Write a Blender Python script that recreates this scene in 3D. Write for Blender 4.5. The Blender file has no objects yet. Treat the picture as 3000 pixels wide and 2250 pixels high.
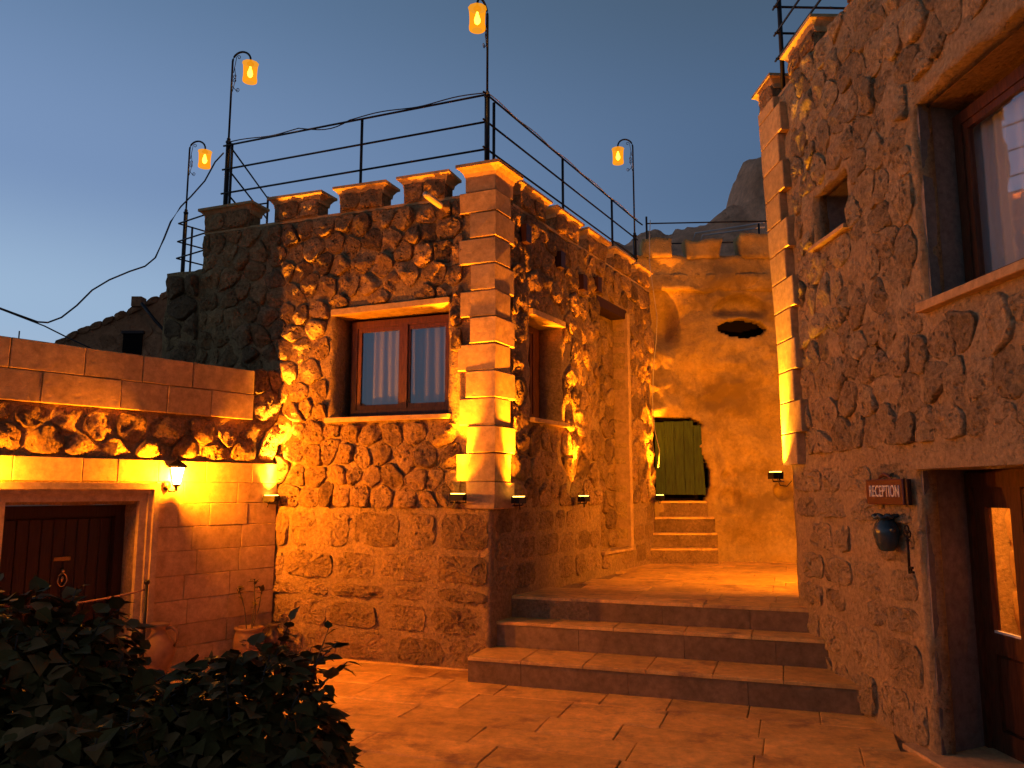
import bpy, math, random
from mathutils import Vector, noise
R = random.Random(7)
V = Vector
sc = bpy.context.scene
col = sc.collection

# ------------------------------------------------------------------ camera
FPX, PITCH, EYE = 2300.0, math.atan(315 / 2300.0), 1.75
cd = bpy.data.cameras.new('camera'); cam = bpy.data.objects.new('camera', cd); col.objects.link(cam)
cam.location = (0, 0, EYE); cam.rotation_euler = (math.pi / 2 + PITCH, 0, 0)
cd.sensor_width = 36; cd.lens = FPX / 3000 * 36; cd.clip_start = 0.05; cd.clip_end = 2000
sc.camera = cam
sc.view_settings.view_transform = 'Standard'; sc.view_settings.look = 'None'
sc.view_settings.gamma = 1; sc.view_settings.use_curve_mapping = False
sc.view_settings.exposure = 0.65
sc.cycles.use_denoising = True
sc.cycles.max_bounces = 6; sc.cycles.diffuse_bounces = 3; sc.cycles.transparent_max_bounces = 8
sc.cycles.sample_clamp_indirect = 4.0

# ------------------------------------------------------------------ dusk sky
world = bpy.data.worlds.new('World'); sc.world = world; world.use_nodes = True
nt = world.node_tree; N = nt.nodes; L = nt.links
bg = N['Background']
tc = N.new('ShaderNodeTexCoord'); sep = N.new('ShaderNodeSeparateXYZ'); L.new(tc.outputs['Generated'], sep.inputs[0])
def wramp(stops):
    r = N.new('ShaderNodeValToRGB'); r.color_ramp.interpolation = 'EASE'
    e = r.color_ramp.elements
    while len(e) < len(stops): e.new(0.5)
    for k, (p, c) in enumerate(stops): e[k].position = p; e[k].color = (*c, 1)
    L.new(sep.outputs['Z'], r.inputs[0]); return r
bright = wramp([(0.0, (.46, .47, .50)), (.20, (.28, .40, .56)), (.36, (.165, .255, .43)), (.60, (.092, .165, .29)), (1.0, (.05, .09, .18))])
dark = wramp([(0.0, (.045, .06, .10)), (.22, (.078, .140, .245)), (.40, (.060, .108, .195)), (.60, (.048, .080, .125)), (1.0, (.022, .038, .07))])
dot = N.new('ShaderNodeVectorMath'); dot.operation = 'DOT_PRODUCT'
dot.inputs[1].default_value = (-0.93, 0.37, 0.0); L.new(tc.outputs['Generated'], dot.inputs[0])
mr = N.new('ShaderNodeMapRange'); mr.interpolation_type = 'SMOOTHSTEP'
mr.inputs[1].default_value = -0.15; mr.inputs[2].default_value = 0.95
L.new(dot.outputs['Value'], mr.inputs[0])
mx = N.new('ShaderNodeMix'); mx.data_type = 'RGBA'
L.new(mr.outputs[0], mx.inputs[0]); L.new(dark.outputs[0], mx.inputs[6]); L.new(bright.outputs[0], mx.inputs[7])
L.new(mx.outputs[2], bg.inputs[0]); bg.inputs[1].default_value = 0.76

# light strengths (watts), used by the lamp builders below
P_FLOOD, P_LANTERN, P_POST, P_ROOM = 80.0, 440.0, 4.0, 230.0
AMBER, ORANGE = (1.0, 0.28, 0.006), (1.0, 0.275, 0.004)

# ------------------------------------------------------------------ materials
def newmat(name):
    m = bpy.data.materials.new(name); m.use_nodes = True
    return m, m.node_tree.nodes, m.node_tree.links, m.node_tree.nodes['Principled BSDF']
def warm(c): return (c[0] * 1.0, c[1] * .88, c[2] * .58)
def stone_mat(name, c1, c2, scale=3.0, bump=0.6, dist=0.02, pits=0.5, rough=0.95, fine=30.0, tint=0.25, dirt_shade=None, pitscale=28.0, spec=.2, grain=.38):
    m, n, l, b = newmat(name); c1, c2 = warm(c1), warm(c2)
    if dirt_shade: dirt_shade = (warm(dirt_shade[0]),) + dirt_shade[1:]
    g = n.new('ShaderNodeNewGeometry')
    def nz(s, d=6, r=.6):
        t = n.new('ShaderNodeTexNoise'); t.inputs['Scale'].default_value = s
        t.inputs['Detail'].default_value = d; t.inputs['Roughness'].default_value = r
        l.new(g.outputs['Position'], t.inputs['Vector']); return t
    a = nz(scale); r = n.new('ShaderNodeValToRGB')
    r.color_ramp.elements[0].position = .32; r.color_ramp.elements[1].position = .68
    r.color_ramp.elements[0].color = (*c1, 1); r.color_ramp.elements[1].color = (*c2, 1)
    l.new(a.outputs['Fac'], r.inputs[0])
    out = r.outputs[0]
    f = nz(fine, 8, .75)
    fm = n.new('ShaderNodeMapRange'); fm.inputs[1].default_value = .3; fm.inputs[2].default_value = .7
    fm.inputs[3].default_value = 1 - grain; fm.inputs[4].default_value = 1 + grain * .7; l.new(f.outputs['Fac'], fm.inputs[0])
    oi = n.new('ShaderNodeObjectInfo'); om = n.new('ShaderNodeMapRange')
    om.inputs[3].default_value = 1 - tint; om.inputs[4].default_value = 1 + tint; l.new(oi.outputs['Random'], om.inputs[0])
    mu = n.new('ShaderNodeMath'); mu.operation = 'MULTIPLY'; l.new(fm.outputs[0], mu.inputs[0]); l.new(om.outputs[0], mu.inputs[1])
    vs = n.new('ShaderNodeVectorMath'); vs.operation = 'SCALE'; l.new(out, vs.inputs[0]); l.new(mu.outputs[0], vs.inputs['Scale'])
    out = vs.outputs[0]
    if dirt_shade:
        dn = nz(dirt_shade[1], 9, .7); dr = n.new('ShaderNodeMapRange')
        dr.inputs[1].default_value = dirt_shade[2]; dr.inputs[2].default_value = dirt_shade[2] + .12; l.new(dn.outputs['Fac'], dr.inputs[0])
        dm = n.new('ShaderNodeMix'); dm.data_type = 'RGBA'; l.new(dr.outputs[0], dm.inputs[0]); l.new(out, dm.inputs[6])
        dm.inputs[7].default_value = (*dirt_shade[0], 1); out = dm.outputs[2]
    l.new(out, b.inputs['Base Color'])
    b.inputs['Roughness'].default_value = rough; b.inputs['Specular IOR Level'].default_value = spec
    # relief: rough grain plus irregular pits
    h = nz(fine * .45, 10, .72)
    v = n.new('ShaderNodeTexVoronoi'); v.inputs['Scale'].default_value = pitscale
    wv = n.new('ShaderNodeVectorMath'); wv.operation = 'MULTIPLY_ADD'
    l.new(h.outputs['Color'], wv.inputs[0]); wv.inputs[1].default_value = (.05,) * 3; l.new(g.outputs['Position'], wv.inputs[2])
    l.new(wv.outputs[0], v.inputs['Vector'])
    pr = n.new('ShaderNodeMapRange'); pr.inputs[1].default_value = .12; pr.inputs[2].default_value = .38; pr.inputs[3].default_value = -pits; pr.inputs[4].default_value = 0
    l.new(v.outputs['Distance'], pr.inputs[0])
    gate = nz(7.0, 2, .5); gm = n.new('ShaderNodeMapRange'); gm.inputs[1].default_value = .45; gm.inputs[2].default_value = .6; l.new(gate.outputs['Fac'], gm.inputs[0])
    pg = n.new('ShaderNodeMath'); pg.operation = 'MULTIPLY'; l.new(pr.outputs[0], pg.inputs[0]); l.new(gm.outputs[0], pg.inputs[1])
    ad = n.new('ShaderNodeMath'); ad.operation = 'ADD'; l.new(h.outputs['Fac'], ad.inputs[0]); l.new(pg.outputs[0], ad.inputs[1])
    bp = n.new('ShaderNodeBump'); bp.inputs['Strength'].default_value = bump; bp.inputs['Distance'].default_value = dist
    l.new(ad.outputs[0], bp.inputs['Height']); l.new(bp.outputs[0], b.inputs['Normal'])
    return m
def plain(name, c, rough=.6, metal=0., emit=None, es=1., bump=0., bscale=60., spec=.5, vary=.0, stretch=None):
    m, n, l, b = newmat(name)
    b.inputs['Base Color'].default_value = (*c, 1); b.inputs['Roughness'].default_value = rough; b.inputs['Metallic'].default_value = metal
    b.inputs['Specular IOR Level'].default_value = spec
    if emit: b.inputs['Emission Color'].default_value = (*emit, 1); b.inputs['Emission Strength'].default_value = es
    if bump or vary:
        g = n.new('ShaderNodeNewGeometry'); t = n.new('ShaderNodeTexNoise'); t.inputs['Scale'].default_value = bscale; t.inputs['Detail'].default_value = 8
        mp = n.new('ShaderNodeMapping'); mp.inputs['Scale'].default_value = stretch or (1, 1, 1)
        l.new(g.outputs['Position'], mp.inputs[0]); l.new(mp.outputs[0], t.inputs['Vector'])
        if bump:
            bp = n.new('ShaderNodeBump'); bp.inputs['Strength'].default_value = bump; bp.inputs['Distance'].default_value = .01
            l.new(t.outputs['Fac'], bp.inputs['Height']); l.new(bp.outputs[0], b.inputs['Normal'])
        if vary:
            r = n.new('ShaderNodeValToRGB'); e = r.color_ramp.elements; e[0].position = .3; e[1].position = .7
            e[0].color = (*[x * (1 - vary) for x in c], 1); e[1].color = (*[x * (1 + vary) for x in c], 1)
            l.new(t.outputs['Fac'], r.inputs[0]); l.new(r.outputs[0], b.inputs['Base Color'])
    return m
M = {}
M['rubble'] = stone_mat('pitted_tufa_rubble', (.30, .19, .12), (.42, .28, .18), 4, 1.0, .07, .9, tint=.28, grain=.6, fine=26, pitscale=20)
M['mortar'] = stone_mat('lime_mortar', (.29, .205, .14), (.39, .275, .185), 2.2, 1.0, .045, .3, fine=26, tint=0, grain=.45, dirt_shade=((.13, .085, .055), 1.3, .60))
M['quoin'] = stone_mat('sawn_tufa_quoin', (.44, .30, .19), (.54, .38, .25), 2.5, .35, .008, .3, fine=14, tint=.12, pitscale=16)
M['ashlar'] = stone_mat('yellow_ashlar', (.45, .31, .19), (.56, .40, .26), 2.0, .38, .010, .35, fine=12, tint=.12, dirt_shade=((.25, .15, .085), 2.1, .62), pitscale=14)
M['block'] = stone_mat('weathered_block', (.25, .17, .11), (.38, .26, .17), 2.4, 1.0, .055, .7, tint=.18, grain=.5, dirt_shade=((.15, .10, .065), 1.8, .58))
M['darkrubble'] = stone_mat('basalt_brown_rubble', (.19, .125, .09), (.30, .20, .14), 4, 1.0, .07, .9, tint=.3, grain=.6, fine=26, pitscale=20)
M['cave'] = stone_mat('carved_tuff_cliff', (.33, .24, .13), (.48, .35, .19), 1.3, .8, .035, .35, fine=16, grain=.28, tint=0, dirt_shade=((.21, .15, .085), .75, .50))  # broad random dark patches stand in for shaded areas of the cliff
M['hill'] = stone_mat('far_tuff_rock', (.70, .34, .26), (.90, .46, .38), .35, .9, .25, .3, fine=3, tint=0)  # reddened base colour, warm town light on the hill is put in
M['tile'] = stone_mat('travertine_tile', (.62, .39, .13), (.82, .54, .20), 3.2, .35, .008, .5, rough=.45, fine=9, tint=.16, dirt_shade=((.27, .15, .09), 1.7, .53), pitscale=20, spec=.5)
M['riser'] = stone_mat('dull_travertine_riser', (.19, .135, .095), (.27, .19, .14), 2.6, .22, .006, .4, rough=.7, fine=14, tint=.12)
M['plaster'] = stone_mat('grey_render', (.19, .18, .22), (.25, .23, .28), 1.5, .3, .008, .1, fine=18, tint=0)
M['cut'] = stone_mat('moulded_stone', (.50, .37, .25), (.58, .44, .30), 2, .15, .004, .1, fine=12, tint=.05)
M['ground'] = stone_mat('dusty_ground', (.22, .16, .11), (.30, .22, .15), .8, .5, .03, .2, tint=0)
M['oldwall'] = stone_mat('old_house_stone', (.27, .14, .10), (.38, .21, .15), 1.5, .9, .04, .5, fine=9, tint=.25)
M['greyrubble'] = stone_mat('greyish_pitted_rubble', (.34, .275, .215), (.48, .39, .30), 4, 1.0, .07, .9, tint=.28, grain=.6, fine=26, pitscale=20)  # greyer stone set for the reception house, offsetting orange light in the colour
M['greymortar'] = stone_mat('greyish_mortar', (.37, .30, .235), (.48, .39, .30), 2.2, 1.0, .045, .3, fine=26, tint=0, grain=.45, dirt_shade=((.15, .11, .10), 1.3, .62))
M['greyblock'] = stone_mat('greyish_block', (.33, .27, .21), (.46, .38, .29), 2.4, 1.0, .055, .7, tint=.22, grain=.5, dirt_shade=((.13, .10, .09), 1.8, .56))
M['wood'] = plain('varnished_red_wood', (.085, .028, .011), .45, spec=.3, bump=.25, bscale=9, vary=.35, stretch=(6, 6, 1))
M['darkwood'] = plain('dark_brown_wood', (.030, .010, .005), .5, spec=.3, bump=.3, bscale=9, vary=.35, stretch=(8, 8, .8))
M['greenwood'] = plain('worn_green_paint', (.026, .050, .008), .8, bump=.6, bscale=7, vary=.5, stretch=(7, 7, .7))
M['iron'] = plain('black_wrought_iron', (.018, .013, .012), .45, .6)
M['cablem'] = plain('black_cable', (.02, .014, .013), .6)
M['palecable'] = plain('pale_cable', (.45, .38, .30), .6)
M['brass'] = plain('brass', (.55, .33, .14), .25, 1.)
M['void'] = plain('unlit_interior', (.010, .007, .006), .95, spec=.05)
M['curtain'] = plain('grey_white_voile', (.22, .19, .17), .9, spec=.1)
M['palecurtain'] = plain('pale_voile', (.75, .72, .70), .9, spec=.1)
M['terracotta'] = plain('terracotta', (.24, .12, .055), .7, bump=.2, vary=.2, bscale=14)
M['darkclay'] = plain('dark_clay', (.12, .07, .04), .7, bump=.2, vary=.3, bscale=14)
M['blueglaze'] = plain('blue_green_glaze', (.022, .045, .055), .25, vary=.4, bscale=12)
M['maroon'] = plain('maroon_paint', (.085, .018, .010), .45, vary=.2)
M['cream'] = plain('cream_paint', (.75, .66, .55), .6)
M['leafd'] = plain('dark_green_leaf', (.085, .052, .012), .7, spec=.08, vary=.45, bscale=6)  # both leaf tones browned and raised, warm lamp light put into the colour
M['leafb'] = plain('warm_lit_leaf', (.18, .085, .026), .7, spec=.08, vary=.4, bscale=6)
M['twig'] = plain('brown_twig', (.07, .045, .028), .8)
M['rope'] = plain('dull_red_rope', (.17, .07, .05), .7, bump=.6, bscale=120)
M['whitepipe'] = plain('white_pipe', (.60, .50, .45), .5)
def lantern_glass():
    m, n, l, b = newmat('lit_lantern_glass')
    t = n.new('ShaderNodeBsdfTransparent'); e = n.new('ShaderNodeEmission'); e.inputs[0].default_value = (1, .80, .42, 1); e.inputs[1].default_value = 6
    a = n.new('ShaderNodeAddShader'); l.new(t.outputs[0], a.inputs[0]); l.new(e.outputs[0], a.inputs[1]); l.new(a.outputs[0], n['Material Output'].inputs[0]); return m
M['lampwhite'] = lantern_glass()
M['bulb'] = plain('lit_bulb', (1, .8, .5), .3, emit=(1, .72, .22), es=14)
M['lens'] = plain('lit_flood_lens', (1, .8, .4), .3, emit=(1, .5, .06), es=10)
M['chrome'] = plain('white_trim', (.7, .66, .6), .4)
def amber_glass():
    m, n, l, b = newmat('amber_crackle_glass')
    t = n.new('ShaderNodeBsdfTransparent'); t.inputs[0].default_value = (1, .62, .12, 1)
    e = n.new('ShaderNodeEmission'); e.inputs[0].default_value = (1, .34, .010, 1); e.inputs[1].default_value = .85
    mxs = n.new('ShaderNodeMixShader'); mxs.inputs[0].default_value = .62
    l.new(t.outputs[0], mxs.inputs[1]); l.new(e.outputs[0], mxs.inputs[2]); l.new(mxs.outputs[0], n['Material Output'].inputs[0])
    return m
M['amber'] = amber_glass()
def window_glass():
    m, n, l, b = newmat('window_glass')
    t = n.new('ShaderNodeBsdfTransparent'); t.inputs[0].default_value = (.86, .88, .9, 1)
    gl = n.new('ShaderNodeBsdfGlossy'); gl.inputs['Roughness'].default_value = .015; gl.inputs[0].default_value = (.9, .9, .95, 1)
    f = n.new('ShaderNodeFresnel'); f.inputs[0].default_value = 1.7
    ml = n.new('ShaderNodeMath'); ml.operation = 'MULTIPLY'; ml.use_clamp = True; ml.inputs[1].default_value = 2.3; l.new(f.outputs[0], ml.inputs[0])
    gg = n.new('ShaderNodeNewGeometry'); sb = n.new('ShaderNodeMath'); sb.operation = 'SUBTRACT'; sb.inputs[0].default_value = 1; l.new(gg.outputs['Backfacing'], sb.inputs[1])
    m2 = n.new('ShaderNodeMath'); m2.operation = 'MULTIPLY'; l.new(ml.outputs[0], m2.inputs[0]); l.new(sb.outputs[0], m2.inputs[1])   # only the outer face reflects
    mxs = n.new('ShaderNodeMixShader'); l.new(m2.outputs[0], mxs.inputs[0])
    l.new(t.outputs[0], mxs.inputs[1]); l.new(gl.outputs[0], mxs.inputs[2]); l.new(mxs.outputs[0], n['Material Output'].inputs[0])
    return m
M['glass'] = window_glass()

# ------------------------------------------------------------------ mesh helpers
WORLD = {}                                             # object name -> world position of its origin
class Fr:                                              # a wall plane: u runs along the wall, z up, out towards the viewer
    def __init__(s, p, d, n):
        s.p = V((p[0], p[1], 0)); s.d = V((d[0], d[1], 0)).normalized(); s.n = V((n[0], n[1], 0)).normalized()
    def P(s, u, z, o=0.0): return s.p + s.d * u + s.n * o + V((0, 0, z))
class MB:
    def __init__(s): s.v = []; s.f = []
    def add(s, vs, fs):
        k = len(s.v); s.v += [V(v) for v in vs]; s.f += [tuple(i + k for i in f) for f in fs]
    def hexa(s, c):                                    # 8 corners: bottom ring 0-3, top ring 4-7
        s.add(c, [(3, 2, 1, 0), (4, 5, 6, 7), (0, 1, 5, 4), (1, 2, 6, 5), (2, 3, 7, 6), (3, 0, 4, 7)])
    def fbox(s, fr, u0, u1, z0, z1, o0, o1):
        s.hexa([fr.P(u0, z0, o0), fr.P(u1, z0, o0), fr.P(u1, z0, o1), fr.P(u0, z0, o1),
                fr.P(u0, z1, o0), fr.P(u1, z1, o0), fr.P(u1, z1, o1), fr.P(u0, z1, o1)])
    def box(s, x0, x1, y0, y1, z0, z1):
        s.hexa([(x0, y0, z0), (x1, y0, z0), (x1, y1, z0), (x0, y1, z0), (x0, y0, z1), (x1, y0, z1), (x1, y1, z1), (x0, y1, z1)])
    def tube(s, pts, r, n=7, cap=True):
        pts = [V(p) for p in pts]; k = len(s.v); m = len(pts)
        rr = r if isinstance(r, (list, tuple)) else [r] * m
        for i, p in enumerate(pts):
            t = (pts[min(i + 1, m - 1)] - pts[max(i - 1, 0)]).normalized()
            a = V((0, 0, 1)) if abs(t.z) < .9 else V((1, 0, 0))
            x = t.cross(a).normalized(); y = t.cross(x).normalized()
            for j in range(n):
                an = 2 * math.pi * j / n; s.v.append(p + (x * math.cos(an) + y * math.sin(an)) * rr[i])
        for i in range(m - 1):
            for j in range(n):
                a, b = k + i * n + j, k + i * n + (j + 1) % n; s.f.append((a, b, b + n, a + n))
        if cap: s.f.append(tuple(k + j for j in range(n))); s.f.append(tuple(k + (m - 1) * n + j for j in reversed(range(n))))
    def lathe(s, c, prof, n=16, closed=True):          # prof: (radius, z)
        k = len(s.v); c = V(c)
        for r, z in prof:
            for j in range(n):
                a = 2 * math.pi * j / n; s.v.append(c + V((r * math.cos(a), r * math.sin(a), z)))
        for i in range(len(prof) - 1):
            for j in range(n):
                a, b = k + i * n + j, k + i * n + (j + 1) % n; s.f.append((a, b, b + n, a + n))
        if closed:
            s.f.append(tuple(k + j for j in reversed(range(n)))); s.f.append(tuple(k + (len(prof) - 1) * n + j for j in range(n)))
    def block(s, fr, u0, u1, z0, z1, o0, o1, bev=.012, jit=.004):   # a dressed stone with a bevelled front
        j = lambda: R.uniform(-jit, jit)
        c = [(u0, z0), (u1, z0), (u1, z1), (u0, z1)]; sg = [(1, 1), (-1, 1), (-1, -1), (1, -1)]
        c = [(u + j(), z + j()) for u, z in c]
        vs = [fr.P(u, z, o0) for u, z in c] + [fr.P(u, z, o1 - bev) for u, z in c] + [fr.P(u + a * bev, z + b * bev, o1 + j()) for (u, z), (a, b) in zip(c, sg)]
        fs = []
        for i in range(4):
            q = (i + 1) % 4; fs += [(i, q, q + 4, i + 4), (i + 4, q + 4, q + 8, i + 8)]
        fs.append((8, 9, 10, 11)); s.add(vs, fs)
    def rock(s, fr, poly, h, gap=.012, n=18, flat=.7, rough=.016, o0=-.03, skew=None, bumpy=.006, facets=3):
        cx = sum(p[0] for p in poly) / len(poly); cz = sum(p[1] for p in poly) / len(poly)
        for kk in range(2):                            # round the corners
            q = []; w_ = (.14, .24)[kk]
            for i in range(len(poly)):
                a, b = poly[i], poly[(i + 1) % len(poly)]
                q += [(a[0] * (1 - w_) + b[0] * w_, a[1] * (1 - w_) + b[1] * w_), (a[0] * w_ + b[0] * (1 - w_), a[1] * w_ + b[1] * (1 - w_))]
            poly = q
        per = [0]
        for i in range(len(poly)):
            a, b = poly[i], poly[(i + 1) % len(poly)]; per.append(per[-1] + math.hypot(a[0] - b[0], a[1] - b[1]))
        pts = []
        for k in range(n):
            t = per[-1] * k / n
            for i in range(len(poly)):
                if per[i] <= t <= per[i + 1]:
                    w = (t - per[i]) / max(1e-6, per[i + 1] - per[i]); a, b = poly[i], poly[(i + 1) % len(poly)]
                    pts.append((a[0] * (1 - w) + b[0] * w, a[1] * (1 - w) + b[1] * w)); break
        rad = sum(math.hypot(p[0] - cx, p[1] - cz) for p in pts) / len(pts)
        g = max(.3, 1 - gap / rad); sd = R.uniform(0, 90)
        su, sz = skew or (R.uniform(-.25, .25), R.uniform(-.25, .25))
        rings = [(1.0, None), (1.0, .28), (.97, .80), (.82 + .08 * flat, .97), (.66, 1.0), (.44, 1.02), (.22, 1.03)]
        cuts = []
        for _ in range(facets):
            an = R.uniform(0, 6.28); sl = R.uniform(.25, 1.1) * h / rad; cuts.append((math.cos(an) * sl, math.sin(an) * sl, h * R.uniform(.72, 1.05)))
        k = len(s.v)
        def disp(u, z, t):
            q = V((u * 7 + sd, z * 7, t)); return noise.noise(q) * h * .42 + noise.noise(q * 2.7) * min(h, .05) * .34 + noise.noise(q * 6.1) * min(h, .05) * .26 + noise.noise(q * 2.1) * bumpy + noise.noise(q * 5.3) * bumpy
        for ri, (sc_, hh) in enumerate(rings):
            for (u, z) in pts:
                du, dz = (u - cx) * g * sc_, (z - cz) * g * sc_
                if hh is None: s.v.append(fr.P(cx + du, cz + dz, o0)); continue
                nv = noise.noise_vector(V((u * 11 + sd, z * 11, hh * 3))) * rough * (1 if ri < 4 else .6)
                o = h * hh + (su * du + sz * dz) * hh
                for cu_, cz_, ch in cuts: o = min(o, ch - (cu_ * du + cz_ * dz))
                o += disp(cx + du, cz + dz, sd) * hh
                s.v.append(fr.P(cx + du + nv.x, cz + dz + nv.y, o + nv.z * .6))
        for i in range(len(rings) - 1):
            for j in range(n):
                a, b = k + i * n + j, k + i * n + (j + 1) % n; s.f.append((a, b, b + n, a + n))
        s.v.append(fr.P(cx, cz, min([h * 1.03] + [c_[2] for c_ in cuts]) + disp(cx, cz, sd))); t = len(s.v) - 1; e = k + (len(rings) - 1) * n
        for j in range(n): s.f.append((e + j, e + (j + 1) % n, t))
    def build(s, name, mat, parent=None, smooth=False, origin=None, **tags):
        if origin is None:
            lo = [min(v[i] for v in s.v) for i in range(3)]; hi = [max(v[i] for v in s.v) for i in range(3)]
            origin = V(((lo[0] + hi[0]) / 2, (lo[1] + hi[1]) / 2, lo[2]))
        origin = V(origin)
        me = bpy.data.meshes.new(name); me.from_pydata([v - origin for v in s.v], [], s.f); me.update()
        bm_fix(me)
        if smooth: me.polygons.foreach_set('use_smooth', [True] * len(me.polygons))
        me.materials.append(M[mat]); o = bpy.data.objects.new(name, me); col.objects.link(o)
        link(o, parent, origin); tag(o, **tags); return o
import bmesh
def bm_fix(me):
    b = bmesh.new(); b.from_mesh(me); bmesh.ops.recalc_face_normals(b, faces=b.faces); b.to_mesh(me); b.free()
def link(o, parent, origin):
    if parent: o.parent = parent; o.location = V(origin) - WORLD[parent.name]
    else: o.location = origin
    WORLD[o.name] = V(origin)
def tag(o, label=None, cat=None, group=None, kind=None):
    if label: o['label'] = label
    if cat: o['category'] = cat
    if group: o['group'] = group
    if kind: o['kind'] = kind
def empty(name, loc, label=None, cat=None, group=None, kind=None):
    o = bpy.data.objects.new(name, None); o.empty_display_size = .1; col.objects.link(o); link(o, None, loc); tag(o, label, cat, group, kind); return o
def light(name, kind, loc, power, color, parent, size=.03, aim=None, angle=90, blend=1.0):
    ld = bpy.data.lights.new(name, kind); ld.energy = power; ld.color = color; ld.shadow_soft_size = size
    if kind == 'SPOT': ld.spot_size = math.radians(angle); ld.spot_blend = blend
    o = bpy.data.objects.new(name, ld); col.objects.link(o); link(o, parent, loc)
    if aim is not None: o.rotation_euler = (V(aim)).to_track_quat('-Z', 'Y').to_euler()
    return o
def copy_tree(o, parent=None):
    c = o.copy(); col.objects.link(c); c.parent = parent
    for ch in list(o.children): copy_tree(ch, c)
    return c

def clip(poly, p, n):                                  # keep the side where (x-p).n <= 0
    out = []
    for i in range(len(poly)):
        a, b = poly[i], poly[(i + 1) % len(poly)]
        da = (a[0] - p[0]) * n[0] + (a[1] - p[1]) * n[1]; db = (b[0] - p[0]) * n[0] + (b[1] - p[1]) * n[1]
        if da <= 0: out.append(a)
        if (da < 0 < db) or (db < 0 < da):
            t = da / (da - db); out.append((a[0] + (b[0] - a[0]) * t, a[1] + (b[1] - a[1]) * t))
    return out
def cells(u0, u1, z0, z1, su, sz, jit=.36, holes=(), bound=None):
    seeds = []; rows = max(1, round((z1 - z0) / sz)); cols = max(1, round((u1 - u0) / su))
    for r in range(rows):
        for c in range(cols + 1):
            u = u0 + (c + (.25 if r % 2 else .75) - .25) * (u1 - u0) / cols + R.uniform(-jit, jit) * su
            z = z0 + (r + .5) * (z1 - z0) / rows + R.uniform(-jit, jit) * sz
            if u0 < u < u1 and z0 < z < z1: seeds.append((u, z))
    out = []
    for s in seeds:
        if any(a < s[0] < b and c < s[1] < d for a, b, c, d in holes): continue
        poly = [(u0, z0), (u1, z0), (u1, z1), (u0, z1)]
        for t in seeds:
            if t is s or abs(t[0] - s[0]) > 3 * su or abs(t[1] - s[1]) > 3 * sz: continue
            poly = clip(poly, ((s[0] + t[0]) / 2, (s[1] + t[1]) / 2), (t[0] - s[0], t[1] - s[1]))
            if len(poly) < 3: break
        for a, b, c, d in holes:
            if len(poly) < 3: break
            if min(p[0] for p in poly) < b and max(p[0] for p in poly) > a and min(p[1] for p in poly) < d and max(p[1] for p in poly) > c:
                ops = [(a - s[0], (a, 0), (1, 0)), (s[0] - b, (b, 0), (-1, 0)), (c - s[1], (0, c), (0, 1)), (s[1] - d, (0, d), (0, -1))]
                m = max(ops, key=lambda q: q[0]); poly = clip(poly, m[1], m[2])
        if len(poly) < 3: continue
        ar = .5 * abs(sum(poly[i][0] * poly[(i + 1) % len(poly)][1] - poly[(i + 1) % len(poly)][0] * poly[i][1] for i in range(len(poly))))
        if ar > su * sz * .14: out.append(poly)
    return out
def courses(u0, u1, zs, wmin, wmax, holes=()):         # coursed blocks, cut at openings
    out = []
    for a, b in zip(zs[:-1], zs[1:]):
        spans = [(u0, u1)]
        for h in holes:
            if h[2] < (a + b) / 2 < h[3]:
                ns = []
                for p, q in spans:
                    if h[1] <= p or h[0] >= q: ns.append((p, q)); continue
                    if h[0] > p: ns.append((p, h[0]))
                    if h[1] < q: ns.append((h[1], q))
                spans = ns
        for p, q in spans:
            u = p
            while u < q - .05:
                w = R.uniform(wmin, wmax)
                if q - (u + w) < wmin * .6: w = q - u
                out.append((u, min(u + w, q), a, b)); u += w
    return out
def wall_mesh(fr, u0, u1, z0, z1, thick, holes=(), amp=.02, step=.11, edge=.015, top=None, left=None, freq=2.6, low=-9):
    us = sorted(set([u0, u1] + [x for h in holes for x in h[:2] if u0 < x < u1])); zs = sorted(set([z0, z1] + [x for h in holes for x in h[2:4] if z0 < x < z1]))
    def fill(a):
        o = [a[0]]
        for p, q in zip(a[:-1], a[1:]):
            k = max(1, round((q - p) / step)); o += [p + (q - p) * i / k for i in range(1, k + 1)]
        return o
    us, zs = fill(us), fill(zs); nu = len(us)
    mb = MB(); inside = lambda u, z: any(h[0] < u < h[1] and h[2] < z < h[3] for h in holes)
    onedge = lambda u, z: any((abs(u - h[0]) < 1e-6 or abs(u - h[1]) < 1e-6 or abs(z - h[2]) < 1e-6 or abs(z - h[3]) < 1e-6) for h in holes)
    for z in zs:
        for u in us:
            q = V((u * freq, z * freq, 3.1 + fr.p.x)); o = noise.fractal(q, 1, 2, 4) * amp + noise.noise(q * 4.1) * amp * .45; o *= (.42 if z < low else 1)
            e = edge if onedge(u, z) else 0
            uu = u + (left(z) if left and u == us[0] else 0)
            mb.v.append(fr.P(uu + noise.noise(q * 3) * e, z + noise.noise(q * 3 + V((9, 0, 0))) * e, o))
    nv = len(mb.v)
    for z in zs:
        for u in us: mb.v.append(fr.P(u, z, -thick))
    edges = {}
    for i in range(len(zs) - 1):
        for j in range(nu - 1):
            if inside((us[j] + us[j + 1]) / 2, (zs[i] + zs[i + 1]) / 2): continue
            q = (i * nu + j, i * nu + j + 1, (i + 1) * nu + j + 1, (i + 1) * nu + j)
            mb.f.append(q); mb.f.append(tuple(x + nv for x in reversed(q)))
            for a, b in zip(q, q[1:] + q[:1]):
                k = (min(a, b), max(a, b)); edges[k] = edges.get(k, 0) + 1
    for (a, b), c in edges.items():
        if c == 1: mb.f.append((a, b, b + nv, a + nv))
    return mb

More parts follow.
